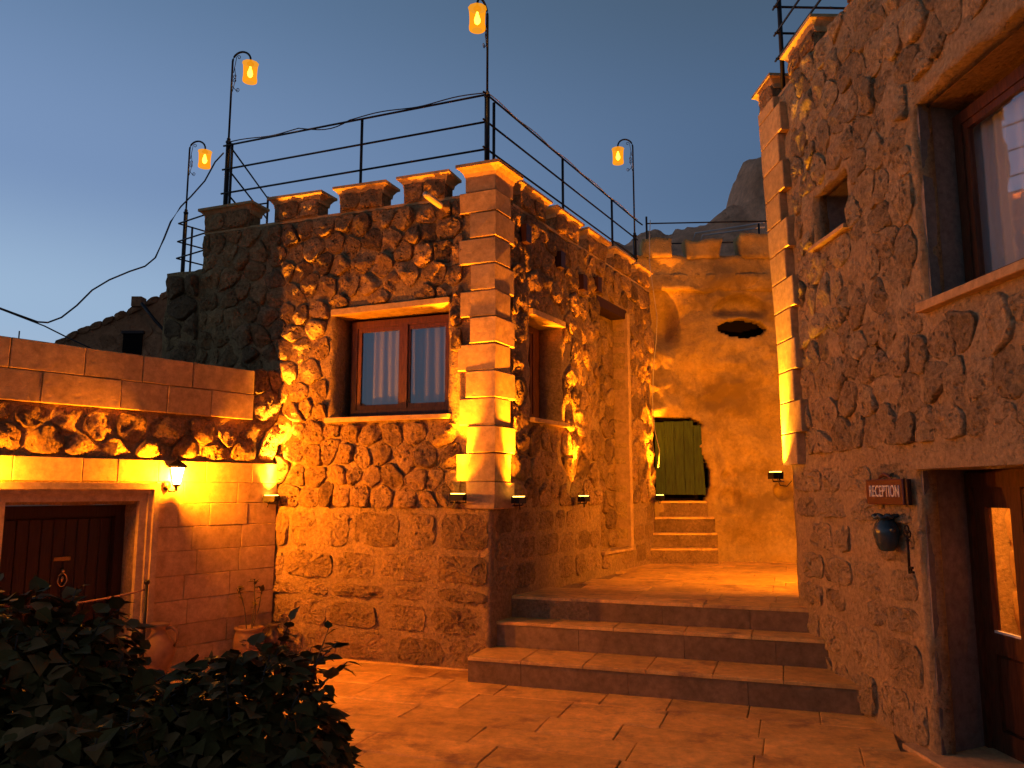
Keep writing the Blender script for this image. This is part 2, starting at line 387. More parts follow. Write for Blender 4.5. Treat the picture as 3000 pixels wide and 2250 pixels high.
# pixel of the photograph -> point in the place, at a given depth y or height z (used only to read off positions)
_c, _s = math.cos(PITCH), math.sin(PITCH)
def ray(px, py):
    a = (px - 1500) / FPX; b = -(py - 1125) / FPX
    return V((a, _c - b * _s, _s + b * _c))
def aty(px, py, y): d = ray(px, py); return V((0, 0, EYE)) + d * (y / d.y)
def atz(px, py, z): d = ray(px, py); return V((0, 0, EYE)) + d * ((z - EYE) / d.z)

CF = Fr((-.2, 8.02), (-.935, .355), (-.355, -.935))    # front face of the crenellated house
CR = Fr((-.2, 8.02), (.494, .869), (.869, -.494))      # its side face along the landing
LW = Fr((-2.66, 8.95), (-.613, -.79), (.79, -.613))    # wall with the low door
RW = Fr((2.72, 7.64), (.047, -1), (-1, -.047))         # reception house
SD, SB = V((.944, -.330, 0)), V((.33, .944, 0))        # along the steps, and into the steps

# ================================================================== GROUND AND FLOORS
g = MB(); g.add([(-300, -300, -.06), (300, -300, -.06), (300, 300, -.06), (-300, 300, -.06)], [(0, 1, 2, 3)])
g.build('ground', 'ground', kind='structure', origin=(0, 0, -.06))
floor = empty('courtyard_floor', (0, 5, 0), kind='structure')
FL = Fr((0, 6, 0), (SD.x, SD.y), (0, 0))
g = MB(); g.add([(-9, -4, -.018), (6, -4, -.018), (6, 10, -.018), (-9, 10, -.018)], [(0, 1, 2, 3)])
g.build('joint_bed', 'mortar', floor, origin=(0, 5, -.018))
def slab(mb, O, a, b, u0, u1, v0, v1, z0, z1, bev=.006, gap=.0025, jit=.004):
    u0 += gap; u1 -= gap; v0 += gap; v1 -= gap
    cs = [(u0, v0, 1, 1), (u1, v0, -1, 1), (u1, v1, -1, -1), (u0, v1, 1, -1)]
    cs = [(u + R.uniform(-jit, jit), v + R.uniform(-jit, jit), x, y) for u, v, x, y in cs]
    vs = [O + a * u + b * v + V((0, 0, z0)) for u, v, x, y in cs] + [O + a * u + b * v + V((0, 0, z1 - bev)) for u, v, x, y in cs] + \
         [O + a * (u + x * bev) + b * (v + y * bev) + V((0, 0, z1 + R.uniform(-.0015, .0015))) for u, v, x, y in cs]
    fs = []
    for i in range(4):
        q = (i + 1) % 4; fs += [(i, q, q + 4, i + 4), (i + 4, q + 4, q + 8, i + 8)]
    mb.add(vs, fs + [(8, 9, 10, 11)])
far = MB(); FO = V((-.412, 7.588, 0))
def ground_slabs(parent, O, z, vrows, urange, keep, far_keep=None, wmin=.5, wmax=1.15):
    rows = []; v = vrows[0]
    while v < vrows[1]:
        h = R.choice((.40, .48, .56, .40)); rows.append((v, v + h)); v += h
    for v0, v1 in rows:
        u = urange[0] + R.uniform(-.4, 0)
        while u < urange[1]:
            w = R.uniform(wmin, wmax); c = O + SD * (u + w / 2) + SB * ((v0 + v1) / 2)
            if keep(c):
                m = MB(); zz = z + R.uniform(-.002, .002); slab(m, O, SD, SB, u, u + w, v0, v1, zz - .03, zz); m.build('tile', 'tile', parent)
            elif far_keep and far_keep(c): slab(far, O, SD, SB, u, u + w, v0, v1, z - .03, z)
            u += w
def seen(c):
    p = c - V((0, 0, EYE)); d = p.y * _c + p.z * _s
    if d < .3: return False
    x = 1500 + FPX * p.x / d; y = 1125 - FPX * (-p.y * _s + p.z * _c) / d
    return -200 < x < 3200 and y < 2450
def in_yard(c): return c.y < 9.3 and (c - CF.p).dot(CF.n) > -.35 and (c - LW.p).dot(LW.n) > -.35 and c.x < 2.95
ground_slabs(floor, FO, 0, (-9, 2.4), (-6, 6), lambda c: in_yard(c) and seen(c), lambda c: c.x < 4 and c.y > -3 and in_yard(c))
far.build('far_tiles', 'tile', floor, kind='stuff')

# landing (upper floor) and the three broad steps
Z1, Z2, Z3 = .226, .467, .679
landing = empty('landing_floor', (2, 10, Z3), kind='structure')
A3 = V((-.035, 8.345, 0)); B3 = V((2.753, 7.437, 0))
m = MB(); e = 1.2
m.hexa([A3 + V((-.1, .06, -.05)), B3 + SD * .2 + V((0, .06, -.05)), V((7, 8.0, -.05)), V((2.2, 15.5, -.05)),
        A3 + V((-.1, .06, Z3 - .03)), B3 + SD * .2 + V((0, .06, Z3 - .03)), V((7, 8.0, Z3 - .03)), V((2.2, 15.5, Z3 - .03))])
m.v += []; m.build('landing_core', 'mortar', landing)
m = MB(); m.box(2.2, 9, 8.0, 15.5, .2, Z3 - .031); m.build('landing_core', 'mortar', landing)
def on_landing(c): return (c - CR.p).dot(CR.n) > -.12 and c.y < 12.9 and c.x < 5.6 and (c - A3).dot(SB) > .33 and (c.x < 2.9 or c.y > 7.5)
far = MB()
ground_slabs(landing, A3, Z3, (.34, 6.2), (-.6, 6.5), on_landing)
steps = empty('stone_steps', A3 * .5 + V((.8, 3.7, 0)), 'three broad stone steps with tiled treads leading up to the landing', 'steps')
def step(A, width, depth, z0, z1, cuts, riser_cuts):
    m = MB(); m.hexa([A + SD * 0.02 + SB * .03 + V((0, 0, z0 - .04)), A + SD * width + SB * .03 + V((0, 0, z0 - .04)), A + SD * width + SB * (depth + .3) + V((0, 0, z0 - .04)), A + SD * .02 + SB * (depth + .3) + V((0, 0, z0 - .04)),
            A + SD * .02 + SB * .03 + V((0, 0, z1 - .032)), A + SD * width + SB * .03 + V((0, 0, z1 - .032)), A + SD * width + SB * (depth + .3) + V((0, 0, z1 - .032)), A + SD * .02 + SB * (depth + .3) + V((0, 0, z1 - .032))])
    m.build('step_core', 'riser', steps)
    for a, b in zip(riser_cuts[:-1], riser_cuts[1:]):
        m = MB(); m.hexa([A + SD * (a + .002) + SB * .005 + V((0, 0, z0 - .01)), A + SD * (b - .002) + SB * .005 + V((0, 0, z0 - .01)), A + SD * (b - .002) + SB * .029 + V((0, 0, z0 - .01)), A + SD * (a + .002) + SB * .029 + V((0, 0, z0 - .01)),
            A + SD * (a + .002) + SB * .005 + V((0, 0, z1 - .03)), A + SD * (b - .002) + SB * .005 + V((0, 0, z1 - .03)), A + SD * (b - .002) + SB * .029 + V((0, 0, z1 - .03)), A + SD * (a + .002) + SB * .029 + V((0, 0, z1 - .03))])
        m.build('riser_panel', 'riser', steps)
    for a, b in zip(cuts[:-1], cuts[1:]):
        m = MB(); slab(m, A, SD, SB, a, b, -.008, depth, z1 - .03, z1, gap=.002, jit=.001); m.build('tread_tile', 'tile', steps)
step(V((-.412, 7.588, 0)), 3.45, .58, 0, Z1, [0, .52, 1.10, 1.66, 2.22, 2.78, 3.42], [0, .52, 1.5, 2.5, 3.42])
step(V((-.21, 8.11, 0)), 3.35, .33, Z1, Z2, [0, .62, 1.24, 1.9, 2.5, 3.3], [0, .9, 1.9, 2.7, 3.3])
step(V((-.05, 8.40, 0)), 3.2, .34, Z2, Z3, [0, .7, 1.3, 2.0, 2.6, 3.0], [0, .7, 1.6, 2.42, 3.0])

# ================================================================== CRENELLATED HOUSE
house = empty('crenellated_house', (-.2, 8.6, 0), 'rubble stone house with crenellated parapet and corner quoins between door wall and landing', 'house')
UL, UR = 3.86, 4.85
winF = (.50, 1.93, 2.56, 3.74); winR = (.80, 1.62, 2.57, 3.76); niche = (2.76, 3.72, .97, 4.33)
wall_mesh(CF, 0, UL, -.05, 4.9, .45, [winF], amp=.022, step=.06, low=1.56).build('wall', 'mortar', house, True)
wall_mesh(CR, .02, UR, -.05, 4.9, .45, [winR, niche], amp=.028, step=.06, edge=.03, low=1.56).build('wall', 'mortar', house, True)
m = MB(); Pn = [CF.P(.1, 4.82, -.1), CF.P(UL - .02, 4.82, -.1), CF.P(UL - .02, 4.82, -.1) + V((1.5, 4.3, 0)), CR.P(UR, 4.82, -.1)]
m.add([p + V((0, 0, .05)) for p in Pn] + [p - V((0, 0, .1)) for p in Pn], [(0, 1, 2, 3), (7, 6, 5, 4)] + [(i, (i + 1) % 4, (i + 1) % 4 + 4, i + 4) for i in range(4)])
m.build('roof_terrace', 'plaster', house)
m = MB(); q = CF.P(UL - .45, 0, -.3); q2 = CF.P(UL, 0, -.3)
bk = V((1.5, 4.3, 0))
m.hexa([q, q2, q2 + bk, q + bk, q + V((0, 0, 4.8)), q2 + V((0, 0, 4.8)), q2 + bk + V((0, 0, 4.8)), q + bk + V((0, 0, 4.8))])
m.build('gable_wall', 'mortar', house)
m = MB(); a = CR.P(UR - .3, 0, -.4); b = q + bk
m.hexa([a, b, b + V((0, .3, 0)), a + V((0, .3, 0))] + [x + V((0, 0, 4.8)) for x in (a, b, b + V((0, .3, 0)), a + V((0, .3, 0)))])
m.build('back_wall', 'mortar', house)
# dark rooms behind the windows
for fr, (a, b, c, d) in ((CF, winF), (CR, winR)):
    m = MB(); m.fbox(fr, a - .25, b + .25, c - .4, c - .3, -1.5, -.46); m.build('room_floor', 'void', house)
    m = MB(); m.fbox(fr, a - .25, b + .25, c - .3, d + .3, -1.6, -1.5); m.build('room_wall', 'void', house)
# rubble stones above z = 1.57
def rubble(fr, cl, parent, hmin, hmax, mat='rubble', gap=.012, name='stone', lim=None, n=18, smooth=True, **k):
    for poly in cl:
        m = MB(); m.rock(fr, poly, R.uniform(hmin, hmax), gap=gap, n=n, **k); m.build(name, mat if R.random() > .15 or mat == 'greyrubble' else 'darkrubble', parent, smooth)
FZ = 1.57
quoin_w_F = lambda z: .30
rubble(CF, cells(.34, UL, FZ, 4.90, .245, .235, holes=[(winF[0] - .03, winF[1] + .06, winF[2] - .08, winF[3] + .07)]), house, .038, .085, gap=.010, bumpy=.009)
rubble(CR, cells(.38, UR - .02, FZ, 4.90, .29, .31, holes=[(winR[0] - .05, winR[1] + .03, winR[2] - .06, winR[3] + .06), (niche[0] - .04, niche[1] + .16, 0, niche[3] + .07)]), house, .025, .070, gap=.010, bumpy=.012)
# coursed blocks below
zs = [.0, .30, .62, .80, 1.13, FZ - .01]
for i, (a, b, c, d) in enumerate(courses(.02, 2.78, zs, .28, .75)):
    r = R.random()
    if r < .06: continue                               # plastered over
    m = MB(); m.rock(CF, [(a + .02, c + .02), (b - .02, c + .02 + R.uniform(0, .03)), (b - .02 - R.uniform(0, .03), d - .02), (a + .02, d - .02 - R.uniform(0, .04))], R.uniform(.018, .042), gap=.007, n=28, facets=3, flat=1, rough=.022, skew=(R.uniform(-.04,.04), R.uniform(-.06,.06)), bumpy=.010); m.build('block', 'block', house)
for i, (a, b, c, d) in enumerate(courses(.05, 4.75, [.72, 1.02, 1.30, FZ - .01], .3, .6, [(niche[0] - .05, niche[1] + .2, .9, 4.3)])):
    if R.random() < .1: continue
    m = MB(); m.rock(CR, [(a + .02, c + .02), (b - .02, c + .03), (b - .03, d - .02), (a + .02, d - .04)], R.uniform(.010, .03), gap=.006, n=26, facets=3, flat=1, rough=.02, skew=(0, 0), bumpy=.010); m.build('block', 'block', house)
# quoins: each is an L wrapping the corner
z = FZ; k = 0
ext = (CF.n + CR.n).normalized()
while z < 4.90:
    h = .284; z2 = min(z + h, 4.93); wf, wr = (.36, .28) if k % 2 else (.26, .37); wf += R.uniform(-.025, .025)
    m = MB(); o = .055 + R.uniform(-.004, .006); bv = .010
    def ring(o_, zz, s):
        f1 = CF.P(wf - s, zz, o_); f2 = CR.P(wr - s, zz, o_)
        # corner where the two offset planes meet
        t = (CR.P(0, zz, o_) - CF.P(0, zz, o_)); A = CF.d; B = CR.d
        det = A.x * (-B.y) + B.x * A.y; a_ = (t.x * (-B.y) + B.x * t.y) / det
        return [CF.P(wf - s, zz, -.02), f1, CF.P(a_, zz, o_), f2, CR.P(wr - s, zz, -.02)]
    rg = ring(o - bv, z + .004, 0) + ring(o, z + .004 + bv, bv) + ring(o, z2 - .004 - bv, bv) + ring(o - bv, z2 - .004, 0)
    fs = []
    for i in range(3):
        for j in range(4): fs.append((i * 5 + j, i * 5 + j + 1, i * 5 + j + 6, i * 5 + j + 5))
    fs += [(0, 1, 2, 3, 4), (19, 18, 17, 16, 15)]
    rg = [p_ + V([R.uniform(-.005, .005) for _ in range(3)]) for p_ in rg]
    m.add(rg, fs); m.build('quoin', 'quoin', house); z = z2; k += 1
# plain lower corner
# merlons with flared caps
def merlon(fr, u0, u1, z0, z1, parent, depth=.26, out=.04, mat='rubble', capmat='quoin', flare=.075, name='merlon'):
    m = MB(); m.fbox(fr, u0 + flare, u1 - flare, z0, z1 - .05, -depth + flare, out - .02)
    mo = m.build(name, mat, parent)
    for poly in cells(u0 + flare, u1 - flare, z0 + .005, z1 - .07, .3, .2, jit=.25):
        mm = MB(); mm.rock(fr, poly, .035, gap=.008, o0=out - .05); 
        for i in range(len(mm.v)): mm.v[i] = mm.v[i] + fr.n * (out - .02)
        mm.build('stone', mat, mo, True)
    m = MB(); f = flare; us = [(f - .012, z1 - .13), (f * .75, z1 - .085), (f * .35, z1 - .045), (0, z1 - .03), (0, z1)]
    rings = []
    for s, zz in us: rings += [fr.P(u0 + s, zz, out + .035 - s), fr.P(u1 - s, zz, out + .035 - s), fr.P(u1 - s, zz, -depth + s), fr.P(u0 + s, zz, -depth + s)]
    fs = [(3, 2, 1, 0), (16, 17, 18, 19)]
    for i in range(4):
        for j in range(4): fs.append((i * 4 + j, i * 4 + (j + 1) % 4, i * 4 + 4 + (j + 1) % 4, i * 4 + 4 + j))
    for i in range(len(rings)): rings[i] = rings[i] + V((0, 0, noise.noise(rings[i] * 6) * .012))
    m.add(rings, fs); m.build('cap', capmat, mo)
def coping(fr, u0, u1, z, parent, depth=.42, mat='quoin'):
    m = MB(); m.fbox(fr, u0, u1, z - .03, z + .002, -depth, .004); m.build('crenel_slab', mat, parent)
coping(CF, .34, UL, 4.93, house); coping(CR, .42, UR, 4.93, house)
for u0, u1 in ((3.10, 3.92), (2.12, 2.88), (1.27, 1.97), (.49, 1.14)): merlon(CF, u0, u1, 4.93, 5.22, house)
for u0, u1 in ((.50, 1.27), (1.40, 2.2), (2.33, 3.12), (3.26, 4.06), (4.18, 4.85)): merlon(CR, u0, u1, 4.93, 5.22, house)
# corner merlon: quoin block with a cap
def corner_prism(z0, z1, wf, wr, o, mat, name, parent):
    def pts(zz, o_, wf_, wr_):
        t = (CR.P(0, zz, o_) - CF.P(0, zz, o_)); A = CF.d; B = CR.d
        det = A.x * (-B.y) + B.x * A.y; a_ = (t.x * (-B.y) + B.x * t.y) / det
        c = CF.P(a_, zz, o_); p = CF.P(wf_, zz, o_); q_ = CR.P(wr_, zz, o_); return [p, c, q_, p + (q_ - c)]
    return pts
pts = corner_prism(0, 0, 0, 0, 0, 0, 0, 0)
m = MB(); r = pts(4.93, .05, .30, .34) + pts(5.10, .05, .30, .34)
m.hexa(r); cm = m.build('merlon', 'quoin', house)
m = MB(); rr = []
for s, zz in ((0, 5.08), (.02, 5.13), (.055, 5.17), (.085, 5.185), (.085, 5.22)): rr += pts(zz, .05 + s, .30 + s, .34 + s)
fs = [(3, 2, 1, 0), (16, 17, 18, 19)]
for i in range(4):
    for j in range(4): fs.append((i * 4 + j, i * 4 + (j + 1) % 4, i * 4 + 4 + (j + 1) % 4, i * 4 + 4 + j))
m.add(rr, fs); m.build('cap', 'quoin', cm)
# windows
def frame_window(fr, u0, u1, z0, z1, dep, parent, mull=(), fw=.075, wood='wood', curtain=True, nf=11, gl='glass', cd_=.15, cm='curtain'):
    m = MB(); m.fbox(fr, u0, u1, z0, z0 + fw, dep - .07, dep); m.fbox(fr, u0, u1, z1 - fw, z1, dep - .07, dep)
    m.fbox(fr, u0, u0 + fw, z0 + fw, z1 - fw, dep - .071, dep - .001); m.fbox(fr, u1 - fw, u1, z0 + fw, z1 - fw, dep - .071, dep - .001)
    w = m.build('window', wood, parent)
    ed = [u0 + fw] + [x for q in mull for x in (q - .02, q + .02)] + [u1 - fw]
    for q in mull:
        m = MB(); m.fbox(fr, q - .045, q + .045, z0 + fw, z1 - fw, dep - .066, dep + .006); m.build('mullion', wood, w)
    for i in range(0, len(ed), 2):
        a, b = ed[i], ed[i + 1]; m = MB(); s = .05
        m.fbox(fr, a, b, z0 + fw, z0 + fw + s, dep - .055, dep - .012); m.fbox(fr, a, b, z1 - fw - s, z1 - fw, dep - .055, dep - .012)
        m.fbox(fr, a, a + s, z0 + fw + s, z1 - fw - s, dep - .054, dep - .013); m.fbox(fr, b - s, b, z0 + fw + s, z1 - fw - s, dep - .054, dep - .013)
        m.build('sash', wood, w)
        m = MB(); m.fbox(fr, a + s, b - s, z0 + fw + s, z1 - fw - s, dep - .036, dep - .030); m.build('pane', gl, w)
    if curtain:
        m = MB(); n = nf * 8; k = len(m.v); wv = u1 - u0 - .04; ph = R.uniform(0, 6)
        for i in range(n + 1):
            t = i / n; u = u0 + .02 + wv * t; d = math.sin(t * nf * 6.28 + ph + 1.5 * math.sin(t * 9)) * .022 + math.sin(t * nf * 2.3) * .015
            m.v += [fr.P(u, z0 + .02, dep - cd_ + d), fr.P(u, z1 - .02, dep - cd_ + d * .6)]
        for i in range(n): m.f.append((2 * i, 2 * i + 2, 2 * i + 3, 2 * i + 1))
        m.build('curtain', cm, w, True)
    return w
frame_window(CF, winF[0] + .03, 1.84, winF[2] + .03, winF[3] - .06, -.22, house, mull=[1.16])
frame_window(CR, winR[0] - .02, 1.45, winR[2] + .02, winR[3] - .04, -.26, house, mull=[])
m = MB(); m.fbox(CR, 1.45, 1.70, winR[2], winR[3], -.36, -.30); m.build('frame_infill', 'wood', house)
for fr, (a, b, c, d) in ((CF, winF), (CR, winR)):
    m = MB(); m.block(fr, a - .03, b + .05, c - .055, c - .005, -.25, .085, bev=.006, jit=.002); m.build('sill', 'quoin', house)
    m = MB(); m.fbox(fr, a - .01, b + .02, d - .012, d + .05, -.3, .055)
    for i in range(len(m.v)): m.v[i] = m.v[i] + V((0, 0, noise.noise(m.v[i] * 5) * .03))
    m.build('lintel', 'quoin', house)
# blocked doorway with flat flagstones
nb = Fr(CR.P(0, 0, -.20)[:2], CR.d[:2], CR.n[:2])
m = MB(); m.fbox(nb, niche[0] - .01, niche[1] + .01, niche[2] - .01, niche[3] + .01, -.2, 0); panel = m.build('niche_panel', 'block', house)
for poly in cells(niche[0] + .01, niche[1] - .01, niche[2] + .01, niche[3] - .12, .23, .24, jit=.42):
    m = MB(); m.rock(nb, poly, R.uniform(.03, .05), gap=.014, flat=1.2, rough=.005, n=16, skew=(0, 0), facets=1, bumpy=.002); m.build('flagstone', 'block' if R.random() > .3 else 'darkrubble', panel, True)
m = MB(); m.fbox(CR, niche[1] - .001, niche[1] + .10, niche[2], niche[3], -.18, .045); m.build('niche_jamb', 'quoin', house)
m = MB(); m.fbox(CR, niche[0] - .02, niche[1] + .14, niche[2] - .035, niche[2], -.19, .06); m.build('niche_sill', 'quoin', house)
m = MB(); m.fbox(CR, niche[0] - .06, niche[1] + .05, niche[3] - .08, niche[3] + .05, -.21, .02); m.build('niche_lintel', 'darkwood', house)
# beam holes in the side face, dark blocks stand in for their shade
for u, z in ((.62, 4.62), (1.5, 4.55), (2.15, 4.42), (2.62, 4.50)):
    m = MB(); m.fbox(CR, u - .06, u + .06, z - .10, z + .10, -.02, .098); m.build('dark_hole_block', 'darkwood', house)
# drain spout
m = MB(); p0, p1 = CF.P(.60, 4.83, -.02), CF.P(.60, 4.83, .02) + CF.n * .35 + V((-.02, 0, .01)) 
n_ = 12; ax = (p1 - p0)
for rr_ in (.035,): m.tube([p0, p0 + ax * .5, p1], rr_, 12, cap=False)
m.tube([p1, p1 - ax * .04], .029, 12, cap=True)
m.build('drain_spout', 'palecable', house, True)
# lower rendered pier at the left end
m = wall_mesh(CF, 3.80, 4.42, 2.2, 4.46, .6, amp=.05)
pier = m.build('pier', 'block', house, True)
rubble(CF, cells(3.88, 4.40, 3.0, 4.42, .30, .26), pier, .06, .11, 'darkrubble', gap=.02)

# ================================================================== WALL WITH THE LOW DOOR
dwall = empty('door_wall', LW.P(1.5, 0, -.2), 'long low stone wall with moulded doorway beside the crenellated house', 'wall')
DO = (1.60, 2.74, 0.0, 1.63)
wall_mesh(LW, 0, 6.5, -.05, 3.03, .5, [DO], amp=.008).build('wall', 'mortar', dwall, True)
for a, b, c, d in courses(.38, 6.5, [2.53, 2.81, 3.08], .45, .78):
    m = MB(); m.block(LW, a + .003, b - .003, c + .003, d - .003, -.3, .055 + R.uniform(-.004, .004), bev=.006, jit=.002); m.build('block', 'ashlar', dwall)
rubble(LW, cells(.0, 4.2, 2.07, 2.52, .33, .225, jit=.3), dwall, .03, .075, gap=.018)
rubble(LW, cells(.0, .37, 2.53, 3.12, .26, .24, jit=.3), dwall, .03, .06, gap=.006)
zs = [0, .22, .44, .68, .92, 1.16, 1.40, 1.63, 1.845, 2.06]
for a, b, c, d in courses(.02, 6.5, zs, .32, .62, [(1.42, 2.92, -1, 1.83)]):
    m = MB(); m.block(LW, a + .002, b - .002, c + .002, d - .002, -.3, .04 + R.uniform(-.003, .003), bev=.004, jit=.002); m.build('block', 'ashlar', dwall)
# moulded surround, three steps deep
for k, (w0, w1, o) in enumerate(((.0, .06, .115), (.06, .10, .085), (.10, .17, .055))):
    m = MB(); a0, a1, zt = 1.42 + w0, 2.92 - w0, 1.83 - w0; b0, b1, zb = 1.42 + w1, 2.92 - w1, 1.83 - w1
    for q0, q1 in ((a0, b0), (b1, a1)): m.fbox(LW, q0, q1, 0, zb, -.2, o)
    m.fbox(LW, a0, a1, zb, zt, -.2, o); m.build('moulding', 'cut', dwall)
door = MB(); door.fbox(LW, DO[0], DO[1], 0.0, 1.62, -.34, -.27); door = door.build('door', 'darkwood', dwall)
nbd = 9
for i in range(nbd):
    a = DO[0] + .10 + i * (DO[1] - DO[0] - .2) / nbd; m = MB(); m.block(LW, a + .002, a + (DO[1] - DO[0] - .2) / nbd - .002, .02, 1.50, -.28, -.255, bev=.006, jit=0); m.build('board', 'darkwood', door)
m = MB(); m.fbox(LW, DO[0], DO[0] + .09, 0, 1.62, -.27, -.19); m.fbox(LW, DO[1] - .09, DO[1], 0, 1.62, -.27, -.19); m.fbox(LW, DO[0] + .09, DO[1] - .09, 1.52, 1.62, -.27, -.191); m.build('door_frame', 'darkwood', dwall)
def lwpos(px, py, o):                                  # where a pixel's sight line meets a plane parallel to the wall
    d = ray(px, py); p = LW.P(0, 0, o); t = (p - V((0, 0, EYE))).dot(LW.n) / d.dot(LW.n); q = V((0, 0, EYE)) + d * t
    return (q - LW.p).dot(LW.d), q.z
u, z = lwpos(182, 1637, -.25); m = MB(); m.block(LW, u - .075, u + .075, z - .02, z + .02, -.25, -.243, bev=.003, jit=0); m.build('letter_slot', 'brass', door)
u, z = lwpos(180, 1695, -.25); m = MB()
m.tube([LW.P(u + math.sin(t) * .04, z + math.cos(t) * .06 - .01, -.235) for t in [i * 2 * math.pi / 14 for i in range(15)]], .008, 6)
m.tube([LW.P(u, z + .09, -.25), LW.P(u, z + .06, -.225), LW.P(u, z + .04, -.235)], [.02, .016, .008], 8); m.tube([LW.P(u, z - .03, -.24), LW.P(u, z + .02, -.24)], .014, 8)
m.build('knocker', 'brass', door, True)
u, z = lwpos(333, 1680, -.25); m = MB(); m.tube([LW.P(u, z, -.26), LW.P(u, z, -.235)], .028, 12); m.build('lock', 'brass', door)
m = MB(); m.fbox(LW, 1.36, 3.0, -.02, .03, -.3, .12); m.build('threshold', 'cut', dwall)
# terrace behind the wall
m = MB(); a, b = LW.P(.02, 2.95, -.3), LW.P(7, 2.95, -.3); m.add([a, b, b + V((-3, 6, 0)), a + V((-.6, 1.2, 0)) + V((-.5, 4.5, 0))], [(0, 1, 2, 3)])
m.build('terrace_ground', 'ground', kind='structure')

# ================================================================== CLIFF WITH THE GREEN DOOR
BY = 12.45
m = MB(); xs = [1.4 + i * .03 for i in range(174)]; zz = [.55 + i * .03 for i in range(158)]
def sstep(a, b, x): t = max(0, min(1, (x - a) / (b - a))); return t * t * (3 - 2 * t)
def cliff(x, z):
    y = BY + noise.fractal(V((x * .9, z * .9, 4)), 1, 2, 5) * .16 + noise.fractal(V((x * 3, z * 3, 9)), 1, 2, 4) * .03
    y += noise.fractal(V((x * 1.7 + z, z * 1.8 - x * .5, 2)), 1, 2, 3) * .04
    y -= .34 * sstep(2.75, 2.05, x + (z - 3.3) * .12) * sstep(2.6, 3.2, z) * sstep(5.0, 4.0, z)       # bulge beside the house
    y += .28 * sstep(3.9, 4.4, z) * sstep(2.75, 2.5, x) * sstep(5.1, 4.6, z)
    ex, ez = (x - 3.70) / .52, (z - 4.50) / .46                                    # hollow above the hole
    r = ex * ex + ez * ez; y += .22 * sstep(1.0, .55, r) * sstep(4.52, 4.75, z)
    for hx, hz, hr, dp in ((3.42, 1.62, .20, .13), (3.36, 1.98, .10, .10), (4.25, 1.75, .16, .22)):
        r = math.hypot((x - hx), (z - hz)) / hr; y += dp * sstep(1.1, .4, r)
    y -= .10 * math.exp(-((x - 3.15) / .13) ** 2) * sstep(1.2, 1.8, z) * sstep(3.2, 2.7, z)
    y += .05 * math.exp(-((z - 4.98 - .05 * math.sin(x * 2)) / .12) ** 2)
    y += .10 * math.exp(-((x - 3.30 - .25 * math.sin(z * 1.3)) / .10) ** 2) * sstep(4.3, 3.8, z) * .6
    y -= .09 * sstep(.25, -.1, abs(z - 3.25 - (x - 3) * .35)) + .12 * sstep(2.2, 1.2, z) * sstep(3.5, 4.3, x)
    y += .16 * math.exp(-(((x - 2.55) / .30) ** 2 + ((z - 4.35) / .40) ** 2))
    y -= .35 * sstep(4.2, 5.2, x) ; y -= .10 * sstep(1.1, .7, z)
    return y
def inhole(x, z):
    if ((x - 3.72) / .40) ** 2 + ((z - 4.36 + 0) / .17) ** 2 < 1: return True
    if 2.16 < x < 2.98 + .12 * sstep(2.9, 1.6, z) + .04 * math.sin(z * 7) and 1.60 < z < 2.92 - .10 * sstep(2.8, 3.1, x): return True
    return False
nx = len(xs)
for z in zz:
    for x in xs: m.v.append(V((x, cliff(x, z), z)))
for i in range(len(zz) - 1):
    for j in range(nx - 1):
        if inhole(xs[j] + .015, zz[i] + .015): continue
        m.f.append((i * nx + j, i * nx + j + 1, (i + 1) * nx + j + 1, (i + 1) * nx + j))
ed = {}
for f in m.f:
    for a, b in zip(f, f[1:] + f[:1]): k = (min(a, b), max(a, b)); ed[k] = ed.get(k, 0) + 1
nv = len(m.v); m.v += [v + V((0, .22, 0)) for v in m.v]
for (a, b), c in ed.items():
    if c == 1: m.f.append((a, b, b + nv, a + nv))
cliff_o = empty('carved_cliff', (3.2, BY, .6), 'carved rock face with eye shaped opening and green door at the end of the landing', 'cliff')
me_ = m.build('rock_face', 'cave', cliff_o, True)
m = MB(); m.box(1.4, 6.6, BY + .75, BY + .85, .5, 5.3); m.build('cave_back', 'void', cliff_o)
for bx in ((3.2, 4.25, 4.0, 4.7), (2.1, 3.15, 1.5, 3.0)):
    m = MB(); m.box(bx[0], bx[1], BY + .40, BY + .74, bx[2], bx[3]); m.build('cave_shade_block', 'void', cliff_o)  # near-black solid blocks stand in for the shade inside the openings
m = MB(); m.box(1.4, 6.6, BY + .33, BY + .95, 5.02, 5.22); m.build('ledge', 'cave', cliff_o)
